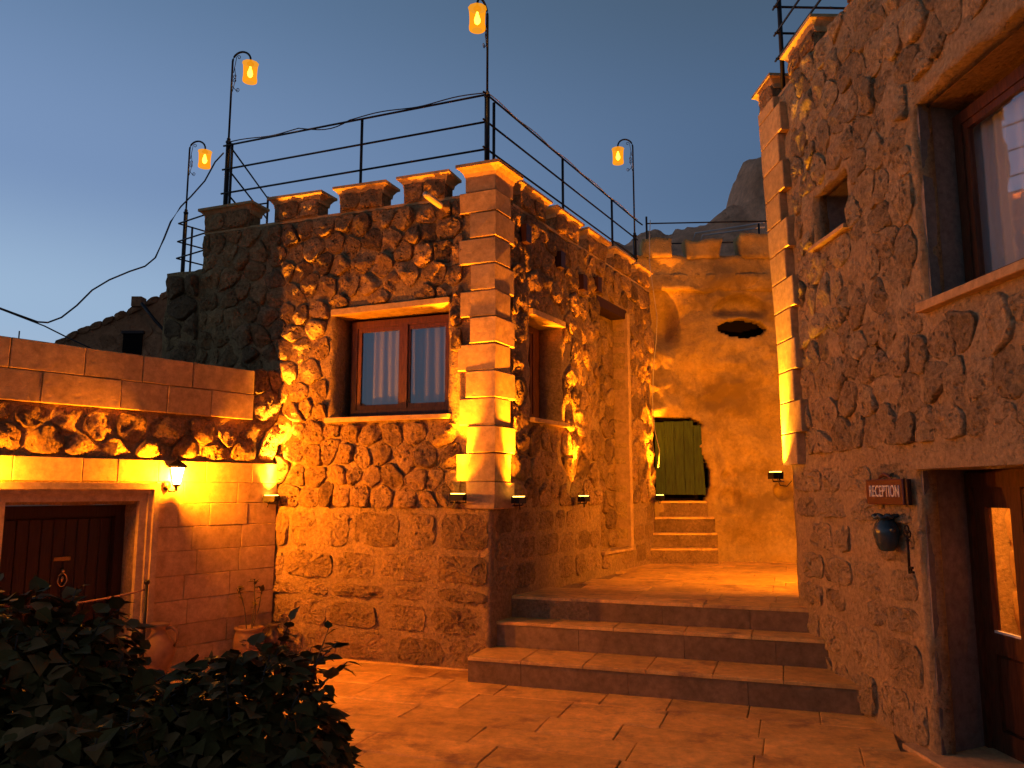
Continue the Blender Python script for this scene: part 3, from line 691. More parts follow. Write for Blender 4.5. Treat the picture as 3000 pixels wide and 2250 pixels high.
# ragged parapet on top of the cliff
def ragged(x0, x1, z0, z1, y0, y1, step=.07, amp=.055, mat='cave', name='parapet', parent=None, **k):
    m = MB(); nx = max(2, int((x1 - x0) / step)); nz = max(2, int((z1 - z0) / step))
    def P(i, j, y):
        x = x0 + (x1 - x0) * i / nx; z = z0 + (z1 - z0) * j / nz
        q = V((x * 3, y, z * 3)); nvv = noise.noise_vector(q * 1.3) * amp
        return V((x + nvv.x * (1 if i in (0, nx) else .3), y + nvv.y * 1.5 + noise.fractal(q, 1, 2, 4) * amp, z + nvv.z * (1 if j in (0, nz) else .3)))
    for y in (y0, y1):
        for j in range(nz + 1):
            for i in range(nx + 1): m.v.append(P(i, j, y))
    B = (nx + 1) * (nz + 1)
    for j in range(nz):
        for i in range(nx):
            a = j * (nx + 1) + i; q = (a, a + 1, a + nx + 2, a + nx + 1); m.f += [q, tuple(x + B for x in reversed(q))]
    for i in range(nx): m.f += [(i, i + 1, i + 1 + B, i + B), tuple(nz * (nx + 1) + x for x in (i + 1, i, i + B, i + 1 + B))]
    for j in range(nz): m.f += [(j * (nx + 1), (j + 1) * (nx + 1), (j + 1) * (nx + 1) + B, j * (nx + 1) + B), ((j + 1) * (nx + 1) + nx, j * (nx + 1) + nx, j * (nx + 1) + nx + B, (j + 1) * (nx + 1) + nx + B)]
    return m.build(name, mat, parent, True, **k)
par = ragged(1.9, 6.5, 4.98, 5.56, BY - .02, BY + .35, parent=cliff_o)
for a, b, t in ((2.15, 2.60, 5.86), (2.86, 3.42, 5.86), (3.74, 4.30, 5.93), (4.6, 5.2, 5.95)):
    ragged(a, b, 5.53, t, BY - .05, BY + .33, name='merlon', parent=cliff_o)
# green door
gd = empty('green_door', (2.65, BY + .05, 1.62), 'weathered green plank door standing ajar in the carved cliff above small steps', 'door')
xw = [2.27, 2.42, 2.57, 2.72, 2.87, 2.985]
for a, b in zip(xw[:-1], xw[1:]):
    m = MB(); tz = 2.86 - .02 * R.random() - (.06 if b > 2.9 else 0)
    yo = lambda x: BY + .02 - (x - 2.27) * .10
    c = [(a + .003, yo(a)), (b - .003, yo(b)), (b - .003, yo(b) + .035), (a + .003, yo(a) + .035)]
    m.hexa([V((x + (.05 if b > 2.9 and x > a + .1 else 0), y, 1.70)) for x, y in c] + [V((x, y, tz)) for x, y in c]); m.build('plank', 'greenwood', gd)
m = MB(); m.tube([(2.28, BY + .04, 1.95), (2.97, BY - .03, 1.95)], .015, 6); m.tube([(2.28, BY + .04, 2.6), (2.97, BY - .03, 2.6)], .015, 6); m.build('strap', 'iron', gd)
# small steps up to it
ss = empty('small_steps', (2.55, 12.1, Z3), 'narrow worn flight of four rounded steps rising to the green door', 'steps')
for k, (x0, x1, y0, z0, z1) in enumerate(((1.92, 3.10, 12.02, Z3 - .02, .905), (1.95, 3.14, 12.17, .90, 1.125), (2.08, 3.14, 12.30, 1.12, 1.36), (2.30, 3.06, 12.40, 1.355, 1.605))):
    m = MB(); m.hexa([(x0, y0 + .015, z0), (x1, y0 + .015, z0), (x1, 13.0, z0), (x0, 13.0, z0), (x0, y0 + .015, z1 - .03), (x1, y0 + .015, z1 - .03), (x1, 13.0, z1 - .03), (x0, 13.0, z1 - .03)])
    st = m.build('step', 'block', ss)
    m = MB(); pts_ = []
    for zz_ in (z1 - .035, z1 - .03, z1 - .008, z1):
        ins = {0: .01, 1: 0, 2: 0, 3: .012}[(z1 - .035, z1 - .03, z1 - .008, z1).index(zz_)]
        r_ = .05; arc = [(x0 + ins, 13.0)] + [(x0 + ins + r_ - r_ * math.cos(t), y0 + ins + r_ - r_ * math.sin(t)) for t in (0, .5, 1.05, 1.57)] + [(x1 - ins - r_ + r_ * math.sin(t), y0 + ins + r_ - r_ * math.cos(t)) for t in (0, .5, 1.05, 1.57)] + [(x1 - ins, 13.0)]
        pts_.append([V((x, y, zz_)) for x, y in arc])
    n_ = len(pts_[0]); vs = [p for r_ in pts_ for p in r_]; fs = [tuple(reversed(range(n_))), tuple(range(3 * n_, 4 * n_))]
    for i in range(3):
        for j in range(n_): fs.append((i * n_ + j, i * n_ + (j + 1) % n_, (i + 1) * n_ + (j + 1) % n_, (i + 1) * n_ + j))
    m.add(vs, fs); m.build('nosing', 'tile', st)
# grey sill stone beside the steps and rocky flank on the right of them
# ================================================================== RECEPTION HOUSE
rec = empty('reception_house', RW.P(1.5, 0, -.4), 'tall rubble house on the right with reception door and large upper window', 'house')
wW = (2.41, 3.95, 3.01, 4.46); wS = (.77, 1.40, 3.93, 4.42); wD = (2.15, 3.60, 0.0, 1.91)
lean = lambda z: -.09 * max(0, z - 3.0)
wall_mesh(RW, -.02, 6.5, -.05, 5.72, .13, [wW, wS, wD], amp=.028, edge=.05, left=lean, step=.07, low=2.0).build('wall', 'greymortar', rec, True)
m = MB(); m.hexa([(2.76, 7.60, -.05), (9, 7.60, -.05), (9, 7.2, -.05), (3.0, 7.2, -.05), (2.76, 7.62, 5.7), (9, 7.62, 5.7), (9, 7.2, 5.7), (3.0, 7.2, 5.7)]); m.build('end_wall', 'mortar', rec)
m = MB(); m.box(3.3, 9, 1.0, 7.4, 5.5, 5.6); m.build('roof_terrace', 'plaster', rec)
polys = cells(.36, 4.6, 2.08, 5.76, .27, .27, jit=.4, holes=[(wW[0] - .06, wW[1] + .05, wW[2] - .08, wW[3] + .16), (wS[0] - .03, wS[1] + .03, wS[2] - .05, wS[3] + .06)])
polys += [p for p in cells(4.6, 6.4, 2.08, 5.76, .5, .5)]
rubble(RW, polys, rec, .022, .058, 'greyrubble', gap=.005, n=20, bumpy=.010)
for a, b, c, d in courses(.05, 2.08, [.0, .36, .72, .95, 1.22, 1.50, 1.72, 1.98], .3, .62):
    if R.random() < .08: continue
    m = MB(); m.rock(RW, [(a + .02, c + .02), (b - .02, c + .03), (b - .03, d - .02), (a + .02, d - .03)], R.uniform(.018, .042), gap=.007, n=28, facets=3, flat=1, rough=.024, skew=(0, 0), bumpy=.011); m.build('block', 'greyblock', rec)
m = MB(); m.block(RW, .30, 2.5, 1.93, 2.07, -.05, .045, bev=.03, jit=.01)
z = 2.0; k = 0
while z < 5.70:
    h = .30; z2 = min(z + h, 5.74); w = .40 if k % 2 else .29; s0, s1 = lean(z), lean(z2)
    m = MB(); o = .075; bv = .008
    w += R.uniform(-.04, .03)
    cs = [(-.06 + s0, z + .003), (w + s0 * .6, z + .003), (w + s1 * .6, z2 - .003), (-.06 + s1, z2 - .003)]; sg = [(1, 1), (-1, 1), (-1, -1), (1, -1)]
    vs = [RW.P(u, q, -.02) for u, q in cs] + [RW.P(u, q, o - bv) for u, q in cs] + [RW.P(u + a * bv, q + b * bv, o) for (u, q), (a, b) in zip(cs, sg)]
    fs = []
    for i in range(4):
        q = (i + 1) % 4; fs += [(i, q, q + 4, i + 4), (i + 4, q + 4, q + 8, i + 8)]
    m.add(vs, fs + [(8, 9, 10, 11)]); m.build('quoin', 'quoin', rec); z = z2; k += 1
coping(RW, -.3, 6.4, 5.76, rec)
for u0, u1 in ((-.46, .06), (.34, 1.06), (1.55, 2.3), (2.75, 3.5)): merlon(RW, u0, u1, 5.76, 6.03, rec)
w = frame_window(RW, wW[0] - .03, wW[1] - .03, wW[2] + .04, wW[3] - .08, -.30, rec, mull=[3.22], fw=.085, nf=13, cd_=.11, cm='palecurtain')
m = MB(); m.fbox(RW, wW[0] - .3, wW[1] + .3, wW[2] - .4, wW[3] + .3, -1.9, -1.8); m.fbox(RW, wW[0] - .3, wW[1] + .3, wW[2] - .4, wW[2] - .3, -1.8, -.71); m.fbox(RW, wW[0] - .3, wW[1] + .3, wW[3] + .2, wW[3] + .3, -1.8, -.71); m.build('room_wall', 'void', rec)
m = MB(); m.block(RW, wW[0] - .03, wW[1] + .05, wW[2] - .05, wW[2] + .01, -.3, .075, bev=.006, jit=.002); m.build('sill', 'quoin', rec)
m = MB(); m.fbox(RW, wS[0], wS[1], wS[2], wS[3], -.5, -.45); m.build('small_window_panel', 'plaster', rec)
m = MB(); m.block(RW, wS[0] - .02, wS[1] + .04, wS[2] - .035, wS[2] + .005, -.4, .075, bev=.005, jit=.002); m.build('sill', 'quoin', rec)
m = MB(); m.fbox(RW, wS[1] - .14, wS[1] - .02, wS[2] + .02, wS[3] - .02, -.45, -.42); m.build('shutter', 'darkwood', rec)
# grey rendered reveals
for (a, b, c, d), dep, sp in ((wD, .50, .19), (wW, .40, .06)):   # splayed, far jamb first
    for u, k in ((a, -1), (b, 1)):
        q = [RW.P(u - k * .012, 0, -.03), RW.P(u + k * sp, 0, -dep), RW.P(u + k * (sp + .12), 0, -dep), RW.P(u + k * .12, 0, -.03)]
        m = MB(); m.hexa([p + V((0, 0, c - .02)) for p in q] + [p + V((0, 0, d + .02)) for p in q]); m.build('reveal', 'plaster', rec)
    m = MB(); m.fbox(RW, a - sp, b + sp, d - .005, d + .12, -dep - .12, -.12); m.build('soffit', 'mortar', rec)
m = MB(); m.fbox(RW, wW[0] - .1, wW[1] + .1, wW[2] - .15, wW[2] + .02, -.5, -.12); m.build('soffit', 'plaster', rec)
for q in ((wS[0] - .1, wS[0], wS[2], wS[3]), (wS[1], wS[1] + .1, wS[2], wS[3]), (wS[0] - .1, wS[1] + .1, wS[3], wS[3] + .1), (wS[0] - .1, wS[1] + .1, wS[2] - .1, wS[2])):
    m = MB(); m.fbox(RW, *q, -.5, -.12); m.build('reveal', 'plaster', rec)
m = MB(); m.fbox(RW, wD[0] - .02, wD[1] + .1, wD[3] - .012, wD[3] + .10, -.4, .05)
for i in range(len(m.v)): m.v[i] = m.v[i] + V((0, 0, noise.noise(m.v[i] * 4) * .01))
m.build('lintel', 'greymortar', rec)
# reception door: wooden leaf with a tall pane
D0 = 1.97
rd = MB(); rd.fbox(RW, D0 - .04, D0 + .06, 0, 1.88, -.52, -.43); rd.fbox(RW, 3.105, 3.75, 0, 1.88, -.52, -.43); rd.fbox(RW, D0 + .06, wD[1] - .12, 1.78, 1.88, -.519, -.431)
rd.fbox(RW, 1.8, 3.8, 1.881, 2.32, -.56, -.47)  # added header panel, blocks room light leaking over the frame
rd = rd.build('door_frame', 'wood', rec)
rl = MB(); a, b = D0 + .065, 2.52
rl.fbox(RW, a, a + .11, .02, 1.77, -.51, -.46); rl.fbox(RW, b - .11, b, .02, 1.77, -.51, -.46); rl.fbox(RW, a + .0, b - .0, 1.765, 1.785, -.508, -.462); rl.fbox(RW, a + .11, b - .11, 1.64, 1.77, -.509, -.461); rl.fbox(RW, a + .11, b - .11, .66, .80, -.509, -.461); rl.fbox(RW, a + .11, b - .11, .02, .16, -.509, -.461)
rl = rl.build('door', 'wood', rec)
m = MB(); m.block(RW, a + .11, b - .11, .16, .66, -.50, -.475, bev=.02, jit=0); m.build('door_panel', 'wood', rl)
m = MB(); m.fbox(RW, a + .11, b - .11, .80, 1.64, -.488, -.482); m.build('pane', 'glass', rl)
m = MB(); m.fbox(RW, a + .11, b - .11, .80, .815, -.482, -.462); m.build('glazing_bead', 'chrome', rl)
rl2 = MB(); a2, b2 = 2.53, 3.10
rl2.fbox(RW, a2, a2 + .11, .02, 1.77, -.51, -.46); rl2.fbox(RW, b2 - .11, b2, .02, 1.77, -.51, -.46); rl2.fbox(RW, a2 + .11, b2 - .11, .02, .8, -.509, -.461); rl2.fbox(RW, a2 + .11, b2 - .11, 1.64, 1.77, -.509, -.461)
rl2 = rl2.build('door', 'wood', rec)
m = MB(); m.fbox(RW, a2 + .11, b2 - .11, .80, 1.64, -.488, -.482); m.build('pane', 'glass', rl2)
m = MB(); m.fbox(RW, 1.9, 3.9, -.02, .02, -.5, .1); m.build('threshold', 'cut', rec)
# lit room inside with rough niche wall and shelves
ri = Fr(RW.P(0, 0, -1.75)[:2], RW.d[:2], RW.n[:2])
wall_mesh(ri, .4, 4.2, -.05, 2.4, .1, amp=.05).build('room_wall', 'ashlar', rec, True)
rubble(ri, cells(.5, 3.4, .0, 2.3, .34, .30, jit=.4), rec, .03, .07, 'ashlar', name='room_stone')
m = MB(); m.fbox(RW, .4, .5, 0, 2.4, -1.8, -.71); m.fbox(RW, 4.1, 4.2, 0, 2.4, -1.8, -.71); m.fbox(RW, .4, 4.2, 2.3, 2.4, -1.8, -.71); m.build('room_wall', 'ashlar', rec)
m = MB(); m.fbox(RW, .4, 4.2, -.06, -.01, -1.8, -.4); m.build('room_floor', 'tile', rec)
for zq in (1.02, 1.42):
    m = MB(); m.fbox(ri, 1.2, 3.2, zq, zq + .02, .02, .32); m.build('shelf', 'chrome', rec)
light('room_lamp_light', 'POINT', RW.P(1.75, 2.1, -1.15), P_ROOM, (1, .36, .045), rec, .12)

# ================================================================== THINGS ON THE RECEPTION WALL
def rwp(px, py, o=0.08):
    d = ray(px, py); p = RW.P(0, 0, o); t = (p - V((0, 0, EYE))).dot(RW.n) / d.dot(RW.n); q = V((0, 0, EYE)) + d * t
    return (q - RW.p).dot(RW.d), q.z
u0, z1 = rwp(2533, 1405); u1, z0 = rwp(2645, 1480)
sign = empty('reception_sign', RW.P((u0 + u1) / 2, z0, .06), 'small maroon wooden sign reading RECEPTION in pale letters beside the reception door', 'sign')
m = MB(); m.block(RW, u0, u1, z0, z1, .045, .075, bev=.006, jit=0); m.build('board', 'maroon', sign)
m = MB(); uc = (u0 + u1) / 2
m.tube([RW.P(uc + .10 - .2 * t, z1 - .004 + .035 * math.sin(math.pi * t), .06) for t in [i / 8 for i in range(9)]], [.006, .010, .013, .016, .017, .016, .013, .010, .006], 6); m.build('crest', 'maroon', sign, True)
m = MB(); m.block(RW, u1 + .004, u1 + .035, z0, z1 - .005, .03, .06, bev=.004, jit=0); m.build('side_block', 'darkwood', sign)
cu = bpy.data.curves.new('lettering', 'FONT'); cu.body = 'RECEPTION'; cu.size = .105; cu.extrude = .003; cu.align_x = 'CENTER'; cu.align_y = 'CENTER'; cu.space_character = 1.05
cu.materials.append(M['cream']); t_ = bpy.data.objects.new('lettering', cu); col.objects.link(t_)
link(t_, sign, RW.P(uc + .012, (z0 + z1) / 2, .079))
from mathutils import Matrix
rx, rz, rn = RW.d, V((0, 0, 1)), RW.n
t_.rotation_euler = Matrix((rx, rz, rn)).transposed().to_euler()
bpy.context.view_layer.update(); wd = max(t_.dimensions.x, .01)
t_.scale = ((u1 - u0) * .80 / wd, 1.15, 1)
dg = bpy.context.evaluated_depsgraph_get(); tm = bpy.data.meshes.new_from_object(t_.evaluated_get(dg)); tm.name = 'lettering'
to = bpy.data.objects.new('lettering_mesh', tm); col.objects.link(to); to.parent = sign; to.location = t_.location; to.rotation_euler = t_.rotation_euler; to.scale = t_.scale
bpy.data.objects.remove(t_); to.name = 'lettering'
uv, zv = rwp(2597, 1560, .1)
vb = empty('wall_vase', RW.P(uv, zv - .14, .08), 'blue green glazed half vase with ruffled rim hung under the reception sign', 'vase')
m = MB(); cc = RW.P(uv, zv - .13, .10)
prof = [(.045, 0), (.055, .01), (.075, .05), (.088, .11), (.090, .15), (.075, .19), (.055, .215), (.052, .23)]
m.lathe(cc, prof, 18); m.build('body', 'blueglaze', vb, True)
m = MB(); n_ = 24; pr = []
for i in range(n_ + 1):
    t = 2 * math.pi * i / n_; rr_ = .072 + .014 * math.sin(t * 7); pr.append(cc + V((rr_ * math.cos(t), rr_ * math.sin(t), .245 + .012 * math.cos(t * 7))))
m.tube(pr, .014, 6, cap=False); m.lathe(cc, [(.05, .215), (.068, .245), (.04, .24)], 18); m.build('ruffled_rim', 'blueglaze', vb, True)
m = MB()
for s in (-1, 1):
    p = cc + RW.d * s * .085 + V((0, 0, .15)); m.lathe(p - V((0, 0, .018)), [(.006, 0), (.018, .006), (.022, .018), (.018, .03), (.006, .036)], 10)
m.build('knob', 'blueglaze', vb, True)
uk, zk = rwp(2665, 1555, .06); ky = empty('ornamental_key', RW.P(uk, zk - .33, .06), 'large dark iron ornamental key hung beside the door jamb', 'key')
zc = zk - .02
m = MB()
for cx_, cz_, r_ in ((0, .03, .026), (-.022, 0, .022), (.022, 0, .022)):
    m.tube([RW.P(uk + cx_ + r_ * math.cos(t), zc + cz_ + r_ * math.sin(t), .08) for t in [i * 2 * math.pi / 12 for i in range(13)]], .006, 6)
m.build('bow', 'iron', ky, True)
m = MB(); m.tube([RW.P(uk, zc - .02, .08), RW.P(uk, zc - .27, .08)], .009, 8); m.tube([RW.P(uk, zc - .05, .08), RW.P(uk, zc - .035, .08)], .015, 8); m.build('shank', 'iron', ky, True)
m = MB(); m.fbox(RW, uk, uk + .055, zc - .265, zc - .25, .074, .086); m.fbox(RW, uk, uk + .045, zc - .235, zc - .22, .074, .086); m.fbox(RW, uk + .02, uk + .03, zc - .25, zc - .235, .0745, .0855); m.build('bit', 'iron', ky)

# ================================================================== LIGHTS ON THE WALLS
def flood(fr, u, z, o, label, power=P_FLOOD, color=AMBER, tilt=-.04, side=0., w=.15, angle=95, beam=19., bangle=40):
    e = empty('floodlight', fr.P(u, z, o), label, 'floodlight', 'amber floodlights washing up the stone walls')
    m = MB(); m.fbox(fr, u - w / 2, u + w / 2, z - .03, z + .035, o - .02, o + .075); m.build('housing', 'iron', e)
    m = MB(); m.fbox(fr, u - w / 2 + .012, u + w / 2 - .012, z + .035, z + .042, o - .008, o + .063); m.build('lens', 'lens', e)
    m = MB(); m.tube([fr.P(u - w / 2 - .012, z, o + .03), fr.P(u - w / 2 - .012, z - .05, o + .02), fr.P(u, z - .055, o - .05), fr.P(u + w / 2 + .012, z - .05, o + .02), fr.P(u + w / 2 + .012, z, o + .03)], .007, 6); m.build('bracket', 'iron', e)
    m = MB(); m.tube([fr.P(u + .02, z - .02, o + .02), fr.P(u + .06, z - .09, o + .01), fr.P(u + .13, z - .10, o - .03), fr.P(u + .17, z - .05, o - .06)], .005, 5); m.build('lead', 'cablem', e)
    light('flood_spill', 'SPOT', fr.P(u, z + .06, o + .025), power, color, e, .025, aim=V((0, 0, 1)) + fr.n * tilt + fr.d * side, angle=angle, blend=.9)
    light('flood_beam', 'SPOT', fr.P(u, z + .065, o + .03), power * beam, color, e, .025, aim=V((0, 0, 1)) + fr.n * (tilt - .03) + fr.d * side, angle=bangle, blend=1.0)
    return e
flood(CF, 2.57, 1.67, .14, 'small amber floodlight on the stone ledge beside the door wall corner', color=(1, .36, .02), power=P_FLOOD * 1.5, beam=13)
flood(CF, .31, 1.69, .13, 'amber floodlight on the front face left of the quoined corner', power=P_FLOOD * .8)
flood(CR, .25, 1.66, .14, 'amber floodlight around the quoined corner at the near end of the landing wall')
flood(CR, 1.86, 1.66, .14, 'amber floodlight below the narrow side window on the landing wall', power=P_FLOOD * .8)
flood(CR, 4.62, 1.66, .14, 'amber floodlight next to the green door at the far end', power=P_FLOOD * .8)
flood(RW, -.02, 1.90, .14, 'amber floodlight at the corner of the reception house', color=(1, .42, .02), power=P_FLOOD * 1.8, beam=10)
# one on the hidden end of the reception house, it washes the landing and the cliff
EN = Fr((3.3, 7.66), (1, 0), (0, 1))
e = empty('floodlight', EN.P(.5, 2.3, .12), 'amber floodlight on the end wall of the reception house aimed at the cliff', 'floodlight', 'amber floodlights washing up the stone walls')
m = MB(); m.fbox(EN, .42, .58, 2.26, 2.34, .0, .12); m.build('housing', 'iron', e)
m = MB(); m.fbox(EN, .43, .57, 2.27, 2.33, .12, .127); m.build('lens', 'lens', e)
light('flood_beam', 'SPOT', EN.P(.5, 2.3, .16), 850, (1, .31, .006), e, .05, aim=V((-.12, 1, -.06)), angle=150, blend=1)

def lantern(u, z, label, power=P_LANTERN):
    o = .13; e = empty('wall_lantern', LW.P(u, z, .0), label, 'lantern', 'white lanterns along the door wall')
    c = LW.P(u, z, o)
    m = MB(); m.tube([LW.P(u + .06, z - .11, .04), LW.P(u + .06, z - .11, .06)], .045, 12); m.tube([LW.P(u + .06, z - .11, .05), LW.P(u + .05, z - .17, .09), LW.P(u + .01, z - .17, .125), LW.P(u, z - .12, o)], .010, 7); m.build('bracket', 'iron', e, True)
    m = MB(); m.lathe(c, [(.038, -.10), (.075, .075)], 6, closed=True); m.build('glass', 'lampwhite', e)
    m = MB()
    for k in range(6):
        t = 2 * math.pi * k / 6; a, b = V((math.cos(t), math.sin(t), 0)) * .041, V((math.cos(t), math.sin(t), 0)) * .079
        m.tube([c + a + V((0, 0, -.10)), c + b + V((0, 0, .075))], .005, 4)
    m.build('glazing_bar', 'iron', e)
    m = MB(); m.lathe(c, [(.100, .066), (.102, .085), (.06, .115), (.022, .135), (.012, .155), (.016, .165), (.004, .19)], 6); m.build('roof', 'iron', e)
    m = MB(); m.lathe(c, [(.012, -.17), (.02, -.15), (.014, -.135), (.042, -.11), (.044, -.098)], 8); m.build('base', 'iron', e)
    light('lantern_light', 'POINT', c + V((0, 0, -.055)), power, ORANGE, e, .03)
lantern(1.27, 1.92, 'white glass lantern lit beside the right jamb of the low door')
lantern(3.05, 1.92, 'white glass lantern lit at the left jamb of the low door', 190)

# ================================================================== LAMP POSTS
def lamp_post(loc, ang, height, label, low=.95):
    e = empty('lamp_post', loc, label, 'street lamp', 'hooked iron lamp posts with amber shades on the roofs'); e.rotation_euler = (0, 0, ang)
    L0 = V(loc); P = lambda x, z, y=0: L0 + V((x, y, z))
    m = MB(); m.tube([P(0, 0), P(0, low)], .030, 10); m.lathe(P(0, low), [(.03, 0), (.036, .01), (.036, .03), (.02, .045), (.026, .06), (.016, .08)], 10); m.build('base_tube', 'iron', e, True)
    m = MB(); r_ = .125; pts_ = [P(0, low), P(0, height - r_)] + [P(r_ - r_ * math.cos(t), height - r_ + r_ * math.sin(t)) for t in [i * math.pi / 12 for i in range(1, 13)]] + [P(.25, height - r_ - .05)]
    m.tube(pts_, .0135, 8); m.build('hooked_pole', 'iron', e, True)
    def spiral(cx, cz, r0, a0, turns, s=1, tail=None):
        q = [P(cx + (r0 * (1 - i / 22)) * math.cos(a0 + s * turns * 6.28 * i / 20), cz + (r0 * (1 - i / 22)) * math.sin(a0 + s * turns * 6.28 * i / 20)) for i in range(21)]
        return ([tail] if tail else []) + q
    for q in (spiral(.085, height - .075, .035, 3.3, 1.2, -1, P(.02, height - .28)), spiral(.045, height - .39, .03, 1.2, 1.3, 1, P(.03, height - .20)), spiral(.045, height - .33, .03, -1.2, 1.3, -1, P(.015, height - .54)), spiral(.085, height - .52, .03, -1.6, 1.2, 1, P(.008, height - .46))):
        m = MB(); m.tube(q, .0045, 5); m.build('scroll', 'iron', e, True)
    zt = height - r_ - .045
    m = MB(); m.lathe(P(.25, zt), [(.045, -.015), (.045, .0), (.02, .02), (.016, .03)], 10); m.build('shade_holder', 'iron', e, True)
    m = MB(); n_ = 20; prof = [(.100, -.002), (.094, -.02), (.090, -.06), (.087, -.13), (.087, -.19), (.092, -.225), (.090, -.25), (.060, -.262)]
    c = P(.25, zt); k0 = len(m.v)
    for i, (rr_, zz_) in enumerate(prof):
        for j in range(n_):
            t = 6.2832 * j / n_; f = 1 + (.05 if i == 0 and j % 2 else 0); m.v.append(c + V((rr_ * f * math.cos(t), rr_ * f * math.sin(t), zz_)))
    for i in range(len(prof) - 1):
        for j in range(n_): a, b = i * n_ + j, i * n_ + (j + 1) % n_; m.f.append((a, b, b + n_, a + n_))
    m.build('shade', 'amber', e, True)
    m = MB(); m.lathe(P(.25, zt - .19), [(.012, 0), (.030, .02), (.035, .05), (.024, .09), (.014, .12), (.012, .14)], 12); m.build('bulb', 'bulb', e, True)
    light('lamp_light', 'POINT', P(.25, zt - .27), P_POST, (1, .45, .08), e, .04)
    # children were placed for angle 0; the root's rotation turns them
    return e
pA = CF.P(3.76, 4.92, -.22); pC = CF.P(.15, 5.15, -.18); pD = CR.P(4.83, 4.9, -.22)
pB = aty(535, 790, 11.4)
lamp_post(pA, -.15, 2.50, 'hooked lamp post at the left end of the roof railing', low=1.25)
lamp_post(pC, math.radians(-115), 2.05, 'hooked lamp post standing on the quoined roof corner')
lamp_post(pD, math.radians(185), 2.62, 'hooked lamp post at the far right end of the roof railing')
zB = aty(550, 415, 11.4).z
lamp_post(V((pB.x, 11.4, 4.35)), -.1, zB - 4.35, 'hooked lamp post farthest left beyond the house roof', low=1.55)

# ================================================================== RAILINGS
def railing(name, label, posts, rails, foot, kn=True, pr=.0175, rr=.012, group='black iron roof railings', topz=None):
    e = empty(name, posts[0][:2] + (foot,) if isinstance(posts[0], tuple) else V(posts[0]), label, 'railing', group)
    for p in posts:
        p = V(p); m = MB(); m.tube([V((p.x, p.y, foot)), V((p.x, p.y, p.z))], pr, 8); m.build('post', 'iron', e, True)
    for a, b in rails:
        m = MB(); m.tube([a, b], rr, 6); m.build('rail', 'iron', e, True)
    return e
ZR = (6.14, 5.82, 5.50)
a, b = CF.P(3.50, 0, -.2), CF.P(.10, 0, -.1)
f1 = lambda u, o=-.2: CF.P(u, 6.15, o)
railing('roof_railing', 'three bar iron railing along the front parapet between two lamp posts', [f1(3.68), f1(1.77)], [(CF.P(3.82, z, -.2), CF.P(.13, z, -.18)) for z in ZR], 4.9)
railing('roof_railing', 'three bar iron railing along the side parapet above the landing', [CR.P(.34, 6.13, -.2), CR.P(2.12, 6.15, -.2), CR.P(3.82, 6.15, -.2)],
        [(CR.P(.08, z, -.18), CR.P(4.9, z, -.2)) for z in ZR] + [(CR.P(4.9, 6.14, -.2), CR.P(5.15, 6.15, -.2))], 4.9)
q0 = CF.P(3.73, 0, -.2); q1 = atz(785, 582, 6.14); q1 = V((q1.x, q1.y, 0))
railing('roof_railing', 'iron railing returning back from the left roof corner', [V((q1.x, q1.y, 6.17))], [(q0 + V((0, 0, z)), q1 + V((0, 0, z))) for z in ZR] + [(q1 + V((0, 0, 6.07)), q1 + V((-.75, .2, 6.05)))], 4.9)
b0 = aty(1894, 655, 12.9); b1 = aty(2262, 588, 12.9)
zt = b0.z
railing('roof_railing', 'iron railing on the terrace above the carved cliff', [V((b0.x, 12.9, zt + .12)), V((aty(2220, 600, 12.9).x, 12.9, zt))], [(V((b0.x, 12.9, zt - d)), V((b1.x + 1.2, 12.7, zt - d))) for d in (0, .36, .72)], 5.2)
l0 = aty(535, 650, 11.4); l1 = aty(565, 640, 11.9)
zl = [aty(540, y, 11.4).z for y in (655, 708, 757)]
railing('roof_railing', 'short iron railing at the far left beyond the house', [V((l1.x, 11.9, zl[0] + .12))], [(V((l0.x - .06, 11.4, z)), V((l0.x + .8, 10.9, z + .05))) for z in zl] + [(V((l0.x - .06, 11.4, z)), V((l0.x + .9, 12.6, z - .02))) for z in zl], 4.3)
# railing over the reception house
pr_ = RW.P(.17, 0, -.02); hz = [aty(x, y, pr_.y).z for x, y in ((2272, 172), (2258, 97), (2248, 20))]
railing('roof_railing', 'iron railing on the roof of the reception house', [pr_ + V((0, 0, 7.6)), pr_ + V((1.6, .05, 7.2)), pr_ + V((1.35, .1, 7.0))],
        [(pr_ + V((-.06, 0, z)), pr_ + V((3.0, .1, z))) for z in hz] + [(pr_ + V((-.05, .05, z)), RW.P(4.5, z, -.05)) for z in hz], 5.6, pr=.024)

# ================================================================== CABLES
def sag(a, b, s, n=16, wob=0.): return [V(a).lerp(V(b), i / n) - V((0, 0, s * 4 * (i / n) * (1 - i / n) + wob * math.sin(i * 1.7))) for i in range(n + 1)]
m = MB(); pix = [(655, 448), (630, 475), (600, 530), (560, 575), (530, 605), (500, 650), (480, 700), (455, 755), (425, 780), (380, 795), (320, 820), (270, 850), (225, 895), (180, 930), (140, 945), (110, 943), (60, 925), (0, 903), (-80, 880)]
pth = [aty(x, y, 9.25 - .0022 * (655 - x)) for x, y in pix]; m.tube(pth, .010, 6)
m.build('cable', 'cablem', None, True, label='slack black cable drooping from the left lamp post across the sky', cat='cable')
m = MB(); pth = [aty(x, y, 8.9) for x, y in ((-60, 888), (0, 905), (70, 932), (130, 955), (200, 990), (270, 1022))]; m.tube(pth, .009, 6)
m.build('cable', 'cablem', None, True, label='lower black cable running down behind the door wall coping', cat='cable')
m = MB(); a, b = CF.P(3.74, 6.165, -.2), CF.P(.14, 6.165, -.18); n_ = 40
